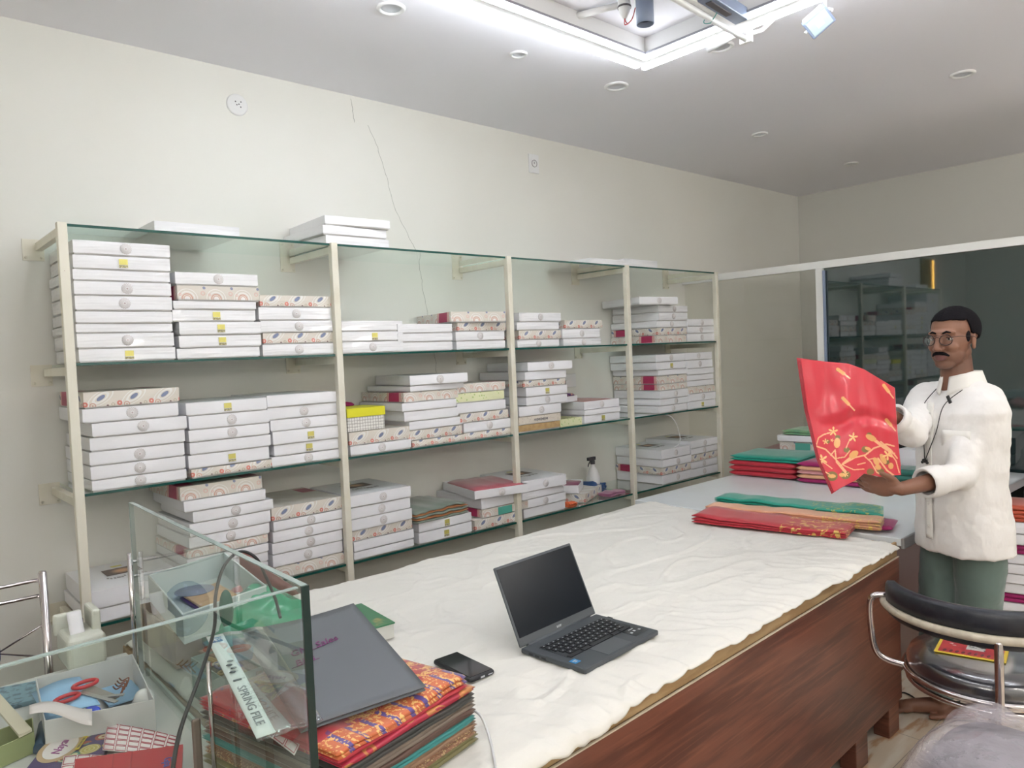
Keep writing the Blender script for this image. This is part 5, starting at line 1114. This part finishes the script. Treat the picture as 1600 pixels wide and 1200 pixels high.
def hairf(u,v):
    ph=2*PI*u; th=PI*.60*v; c=Vector((-.020,0,.036)); r=(.0965,.0775,.083)
    # hairline drop by direction: front high, back low
    fr=math.cos(ph); lim=.375+.006*math.cos(ph*7) if fr>.42 else .375+min(.20,(.42-fr)*1.15)+max(0,-fr)*.10; lim=min(lim,.66)
    th=PI*lim*v
    p=(c.x+r[0]*math.sin(th)*math.cos(ph), r[1]*math.sin(th)*math.sin(ph), c.z+r[2]*math.cos(th)+.002*nz(u*40,v*30))
    return H(*p)
b.grid(hairf,72,26); b.build('hair',HAIR,man,solid=.007)
# sideburns, brows, moustache
for s_ in (1,-1):
    b=MB(); b.ell(H(.010,.0640*s_,.012),(.012,.006,.026),HM); b.build('sideburn',HAIR,man)
    b=MB(); b.tube([H(.082,.012*s_,.0205),H(.083,.026*s_,.026),H(.070,.046*s_,.020)],[.0030,.0042,.0020],n=8); b.build('eyebrow',HAIR,man)
    b=MB(); b.ell(H(.0695,.030*s_,.0),(.0095,.0125,.0075),HM,nu=20,nv=14); ey=b.build('eye',M('eye_white',(.50,.46,.42),.25),man)
    g_=(toc*.85+hf*.4).normalized(); c0=H(.0695,.030*s_,.0); b=MB(); b.ell(c0+g_*.0060,(.0050,.0050,.0050),None,nu=14,nv=10); b.build('iris',M('iris',(.015,.008,.006),.15),ey)
    b=MB(); b.tube([H(.072,.017*s_,.004),H(.0790,.029*s_,.0065),H(.070,.043*s_,.004)],[.0026,.0044,.0026],n=8); b.build('eyelid',M('lid_skin',(.15,.065,.04),.5),ey)
b=MB(); b.tube([H(.074,-.031,-.063),H(.083,-.020,-.056),H(.0905,-.007,-.0525),H(.0895,0,-.0535),H(.0905,.007,-.0525),H(.083,.020,-.056),H(.074,.031,-.063)],[.0030,.0060,.0068,.0055,.0068,.0060,.0030],n=10); b.build('moustache',HAIR,man)
# glasses
gs=empty('glasses',(0,0,0)); gs.parent=man
GM=M('glasses_metal',(.05,.035,.035),.25,Metallic=.5)
b=MB()
for s_ in (1,-1):
    P=[H(.099-.30*abs(abs(.0315+.022*math.cos(a))-.0)*.28, s_*(.0315+.0225*math.cos(a)),-.004+.0195*math.sin(a)-(.002*math.cos(a)**2)) for a in [2*PI*k/28 for k in range(28)]]
    b.tube(P,.0017,closed=True,n=7)
b.tube([H(.096,-.010,.004),H(.100,0,.0065),H(.096,.010,.004)],.0012,n=7)
b.tube([H(.096,-.014,.0115),H(.098,0,.0120),H(.096,.014,.0115)],.0010,n=7)
b.build('glasses_frame',GM,gs)
for s_ in (1,-1):
    b=MB(); b.tube([H(.0945,.054*s_,.006),H(.075,.0705*s_,.008),H(.0,.0795*s_,.006),H(-.02,.079*s_,-.006)],.0011,n=7); b.build('temple',GM,gs)
    b=MB(); b.grid(lambda u,v:H(.0985-.004*(1)-.0085*math.sqrt(v)*abs(math.cos(2*PI*u))*1.0*(1 if math.cos(2*PI*u)>0 else -.3), s_*(.0315+.0220*v*math.cos(2*PI*u)),-.004+.019*v*math.sin(2*PI*u)),28,3); b.build('lens',clear('lens_glass',(.90,.92,.93),.10),gs)
# ---- shirt
q=Mat('white_shirt',(.76,.74,.72),.75,Sheen_Weight=.15); q.geo(); q.bump(q.noise(8,4,stretch=(1,1,.6)),.7,.03); q.mix(q.noise(3,2).smooth(.3,.7)*.3,(.72,.70,.68)); SHIRT=q.m
s=MB()
def loft(b,rings,n=40,M_=None):
    V=[]
    for (c,a,bb,pw) in rings:
        for k in range(n):
            t=2*PI*k/n; x=math.cos(t); y=math.sin(t); V.append(c+tf*(bb*math.copysign(abs(x)**pw,x))+ts*(a*math.copysign(abs(y)**pw,y)))
    F=[(i*n+k,i*n+(k+1)%n,(i+1)*n+(k+1)%n,(i+1)*n+k) for i in range(len(rings)-1) for k in range(n)]
    F.append(tuple(reversed(range(n)))); F.append(tuple((len(rings)-1)*n+k for k in range(n))); b.add(V,F,0,True)
S=SHZ
loft(s,[(Tt(0,0,.735),.178,.140,.85),(Tt(.0,0,.80),.176,.142,.85),(Tt(.006,0,.90),.166,.136,.88),(Tt(.010,0,1.0),.162,.134,.9),(Tt(.010,0,1.10),.166,.130,.9),(Tt(.004,0,S-.16),.174,.124,.9),(Tt(0,0,S-.07),.182,.112,.9),(Tt(-.006,0,S-.02),.166,.092,.95),(Tt(-.010,0,S+.015),.115,.074,1),(Tt(-.012,0,S+.035),.075,.066,1)])
for P,R in (([Ls+tf*.0,Ls.lerp(Le,.5),Le,Le.lerp(Lw,.42)],[.066,.061,.056,.050]),([Rs,Rs.lerp(Re,.5),Re,Re.lerp(Rw,.62)],[.064,.060,.056,.048])):
    s.tube(P,R,n=24); s.ell(P[0],(R[0],)*3); s.ell(P[2],(R[2]*1.02,)*3)
cap(s,Ls,Tt(-.01,.05,S-.0),.062,.055); cap(s,Rs,Tt(-.01,-.05,S-.0),.060,.055)
# wrinkles: soft ridges on the surface
sv=[]
for p in s.v:
    p=Vector(p); 
    k=.004*nz(p.x*9,p.y*9,p.z*16)+.003*nz(p.x*20+5,p.y*20,p.z*30)
    sv.append(tuple(p+Vector((tf.x,tf.y,0))*k+Vector((0,0,k*.4))))
s.v=sv
so_=s.build('shirt',SHIRT,man,remesh=.007,smooth=2)
tx=bpy.data.textures.new('cloth_creases','CLOUDS'); tx.noise_scale=.075; tx.noise_depth=2
md=so_.modifiers.new('creases','DISPLACE'); md.texture=tx; md.strength=.015; md.mid_level=.5; md.texture_coords='GLOBAL'
# collar, placket, buttons, pocket, cuffs
CO=M('shirt_collar',(.78,.76,.72),.7)
b=MB(); nb=Tt(-.004,0,S+.040)
def coll(u,v):
    a=-PI*.93+2*PI*.93*u; r=.066+.016*(v)-(.004 if abs(a)<2 else 0); z=.045-.050*v-.025*max(0,abs(a)/PI-.55)*2
    drop=.030*v*max(0,abs(a)/PI-.6)*2
    p=nb+tf*(-(r+.004)*math.cos(a))+ts*(r*math.sin(a)); return p+UPV*(z-drop-.004)
b.grid(coll,48,6); b.build('collar',CO,man,solid=.004)
b=MB(); fx=.141
def plk(u,v):
    z=S-.03+(.79-(S-.03))*v; ff=.118+.018*math.sin(min(1,v*1.5)*PI/2)+.004*nz(v*8,u); return Tt(ff+.014,(-.018+.032*u),z)
b.grid(plk,3,30); b.build('placket',CO,man,solid=.003)
for k in range(6):
    z=S-.07-k*.085; v=(z-(S-.03))/(.79-(S-.03)); b=MB(); c0=Tt(.137+.018*math.sin(min(1,v*1.5)*PI/2),0,z); b.ell(c0,(.0028,.0055,.0055),TM,nu=12,nv=8); b.build('button',M('button_white',(.65,.63,.6),.3),man)
b=MB(); b.grid(lambda u,v:Tt(.137-.035*u-.008,.045+.095*u,S-.13-.115*v),6,6); b.build('pocket',CO,man,solid=.003)
def cuff(a,b_,r0,nm):
    b=MB(); d=(b_-a).normalized(); u_=d.orthogonal().normalized(); w_=d.cross(u_); P=[]
    V=[];n=28
    for (t,r) in ((0,r0*.96),(.1,r0*1.10),(.5,r0*1.14),(.95,r0*1.10),(1,r0*1.0),(.9,r0*.86)):
        for k in range(n): V.append(a+(b_-a)*t+(u_*math.cos(2*PI*k/n)+w_*math.sin(2*PI*k/n))*(r+.003*nz(k*.7,t*3)))
    b.add(V,[(i*n+k,i*n+(k+1)%n,(i+1)*n+(k+1)%n,(i+1)*n+k) for i in range(5) for k in range(n)],0,True); b.build(nm,SHIRT,man,normals=True)
cuff(Le.lerp(Lw,.34),Le.lerp(Lw,.62),.050,'rolled_cuff'); cuff(Re.lerp(Rw,.55),Re.lerp(Rw,.85),.048,'rolled_cuff')
# cord with small black beads at the neck
def onchest(s_,z): 
    t=min(1,max(0,(S-z)/.3)); return Tt(.138+.016*t-abs(s_)*.35,s_,z)
b=MB(); e1=onchest(-.004,S-.25)+tf*.012
b.tube(spline([Tt(.055,-.055,S+.020),onchest(-.045,S-.05)+tf*.006,onchest(-.03,S-.14)+tf*.008,e1]),.0016,n=7)
b.tube(spline([Tt(.055,.065,S+.015),onchest(.060,S-.04)+tf*.012,onchest(.035,S-.14)+tf*.012,e1]),.0016,n=7); b.build('neck_cord',BC,man)
b=MB()
for dx,dz in ((-.012,-.006),(.0,-.002),(.012,-.006),(-.006,.002),(.007,.001)): b.ell(e1+ts*dx+UPV*dz,(.0055,.0055,.0055),nu=10,nv=8)
b.build('bead_pendant',BC,man)
b=MB(); b.box(Tt(.110,.062,S-.018),(.006,.012,.030),rot=TM@Matrix.Rotation(.5,3,'X')); b.build('cord_clip',BC,man,bevel=.001)
# ---- trousers
q=Mat('grey_green_trousers',(.125,.185,.170),.7,Sheen_Weight=.2); q.geo(); q.bump(q.noise(8,4,stretch=(1,1,.35)),.4,.02); TRO=q.m
t_=MB(); t_.ell(Tt(0,0,.86),(.108,.140,.12),TM); t_.ell(Tt(0,0,.80),(.106,.143,.10),TM)
for a,b_,c_ in ((LH,LK,LA),(RH,RK,RA)):
    e_=c_+UPV*.03; t_.tube([a,a.lerp(b_,.5),b_,b_.lerp(e_,.5),e_],[.086,.084,.076,.070,.066],n=26); t_.ell(a,(.086,)*3); t_.ell(b_,(.076,)*3)
tt=t_.build('trousers',TRO,man,remesh=.008,smooth=3)
md=tt.modifiers.new('creases','DISPLACE'); md.texture=tx; md.strength=.012; md.mid_level=.5; md.texture_coords='GLOBAL'
# ================================================================== HELD SAREE
def pl(P,t):
    seg=[math.dist(P[i],P[i+1]) for i in range(len(P)-1)]; L=sum(seg); d=t*L
    for i,s_ in enumerate(seg):
        if d<=s_ or i==len(seg)-1: k=min(1,d/s_); return (P[i][0]+(P[i+1][0]-P[i][0])*k,P[i][1]+(P[i+1][1]-P[i][1])*k)
        d-=s_
top=[(1251,561),(1290,566),(1328,569),(1350,577),(1375,592),(1398,606)]; bot=[(1303,768),(1338,750),(1350,740),(1375,745),(1408,742)]
lft=[(1251,561),(1262,640),(1280,715),(1303,768)]; rgt=[(1398,606),(1401,660),(1408,742)]
def coons(u,v):
    a,b_=pl(top,u),pl(bot,u); c_,d_=pl(lft,v),pl(rgt,v); o=[]
    for i in (0,1): o.append((1-v)*a[i]+v*b_[i]+(1-u)*c_[i]+u*d_[i]-((1-u)*(1-v)*top[0][i]+u*(1-v)*top[-1][i]+(1-u)*v*bot[0][i]+u*v*bot[-1][i]))
    return o
strokes=[([(1275,697),(1290,702),(1310,722),(1322,737)],1.1),([(1305,705),(1307,722),(1320,738)],1.1),([(1276,694),(1279,684),(1287,679),(1297,676)],.9),([(1305,703),(1298,711)],.9),([(1308,716),(1320,714),(1328,704)],.9),([(1316,726),(1335,715),(1352,711),(1366,700),(1385,694),(1397,697)],1.2),([(1350,712),(1361,722),(1370,738),(1382,744)],1.0),([(1376,690),(1392,703),(1402,716)],1.1),([(1285,721),(1300,732)],.8),([(1318,727),(1334,734),(1350,733)],.8),([(1328,686),(1322,700)],.8),([(1385,700),(1400,720),(1405,738)],.9),([(1372,716),(1386,735),(1398,744)],1.3),([(1357,718),(1366,716),(1374,722)],.8),([(1340,726),(1352,723)],.9),([(1276,730),(1296,741)],.8),([(1386,711),(1398,708)],.8)]
birds=[((1309,577),(1328,591)),((1317,622),(1335,641)),((1381,602),(1396,622)),((1385,656),(1399,673)),((1340,590),(1352,600)),((1270,612),(1280,628))][:4]
bodies=[((1361,684),9,4.5,.45),((1308,692),5,8,.1),((1334,710),8,5,-.6),((1369,721),4,7,-.5),((1380,717),4,9,-.5),((1316,742),5,3,0),((1300,744),6,3,0),((1372,730),5,4,.4),((1356,701),5,2.5,.3),((1392,728),4,5,0)]
tails=[([(1367,688),(1380,698),(1392,706)],2.4),([(1330,714),(1317,725)],1.8)]
flowers=[(1302,674,8),(1333,683,8),(1387,711,9),(1285,718,9),(1290,690,5),(1322,741,5),(1300,688,3)]
greens=[(1293,690,4),(1323,703,5),(1300,744,9),(1321,742,8),(1317,623,3),(1309,578,3),(1382,603,3),(1358,679,4),(1352,702,6),(1376,737,6),(1360,737,6),(1385,722,5),(1309,683,4)]
def dseg(PX,PY,a,b_):
    ax_,ay_=a; bx_,by_=b_; dx,dy=bx_-ax_,by_-ay_; t=np.clip(((PX-ax_)*dx+(PY-ay_)*dy)/(dx*dx+dy*dy),0,1); return np.hypot(PX-ax_-t*dx,PY-ay_-t*dy)
nu,nv=230,300
us=np.linspace(0,1,nu+1); PXY=np.array([[coons(u,v) for u in us] for v in np.linspace(0,1,nv+1)]); PX_,PY_=PXY[...,0],PXY[...,1]
colr=np.zeros(PX_.shape+(4,)); colr[...]=(.60,.022,.045,1)
def paint(mask,c): colr[mask]=(*c,1)
for x_,y_,r_ in greens: paint(np.hypot(PX_-x_,(PY_-y_)*1.2)<r_,(.20,.13,.03))
G1=(.72,.36,.12); G2=(.80,.42,.22)
for P,w_ in strokes+tails:
    for a,b_ in zip(P,P[1:]): paint(dseg(PX_,PY_,a,b_)<w_,G2)
for a,b_ in birds:
    m=((a[0]+b_[0])/2,(a[1]+b_[1])/2); paint(dseg(PX_,PY_,a,m)<2.6,G1); paint(dseg(PX_,PY_,m,b_)<1.1,G2)
for (c_,rx,ry,an_) in bodies:
    dx,dy=PX_-c_[0],PY_-c_[1]; xx=dx*math.cos(an_)+dy*math.sin(an_); yy=-dx*math.sin(an_)+dy*math.cos(an_); paint((xx/rx)**2+(yy/ry)**2<1,G1)
for x_,y_,r_ in flowers:
    dx,dy=PX_-x_,PY_-y_; rr=np.hypot(dx,dy); an_=np.arctan2(dy,dx); paint(rr<r_*(.55+.4*np.cos(5*an_+x_)),(.82,.50,.20))
hs_=empty('held_saree',W(1330,660,2.53),0,'bright red saree with gold birds and vines held up by the man','saree'); HO=Vector(hs_.location)
q=Mat('printed_red_silk',(.6,.02,.04),.34,Sheen_Weight=.3,Coat_Weight=.1); at=q.n.new('ShaderNodeAttribute'); at.attribute_name='print'; q.t.links.new(at.outputs['Color'],q.b.inputs['Base Color']); q.obj(); q.bump(q.noise(70,2),.05,.002); PRS=q.m
def depth(u,v): return 2.545+.05*u+.012*math.sin(u*5+v*3.0)+.016*math.exp(-((v-.47-.05*math.sin(u*6))/.06)**2)*math.sin(min(1,u*3)*PI/2)+.008*nz(u*3,v*4)+.005*nz(u*8,v*3,2)-.03*v*(1-u)
me=bpy.data.meshes.new('front_fold'); V=[]
for j in range(nv+1):
    for i in range(nu+1): V.append(tuple(W(PX_[j,i],PY_[j,i],depth(i/nu,j/nv))-HO))
me.from_pydata(V,[],[(j*(nu+1)+i,(j+1)*(nu+1)+i,(j+1)*(nu+1)+i+1,j*(nu+1)+i+1) for j in range(nv) for i in range(nu)])
ca_=me.color_attributes.new('print','FLOAT_COLOR','POINT'); ca_.data.foreach_set('color',colr.reshape(-1)); me.materials.append(PRS)
me.polygons.foreach_set('use_smooth',[True]*len(me.polygons)); o=bpy.data.objects.new('front_fold',me); COL.objects.link(o); o.parent=hs_; md=o.modifiers.new('solid','SOLIDIFY'); md.thickness=.0015; md.offset=-1
PLR=silk('plain_red_silk',(.58,.02,.045),(.50,.015,.035),key='Generated')
for k in range(1,5):
    b=MB()
    def lay(u,v,k=k):
        x_,y_=coons(u,v); x_-=(1-u)*(1.2+1.0*k)*(1.2-.5*v); y_+=(1-u)*(1.5*k)*(v-.35); y_-= (v**8)*u*14*(k>0)
        return W(x_,y_,depth(u,v)+.006*k*(1-.6*u))-HO
    b.grid(lay,40,50,flip=True); b.build('rear_fold',PLR,hs_,solid=.0015)
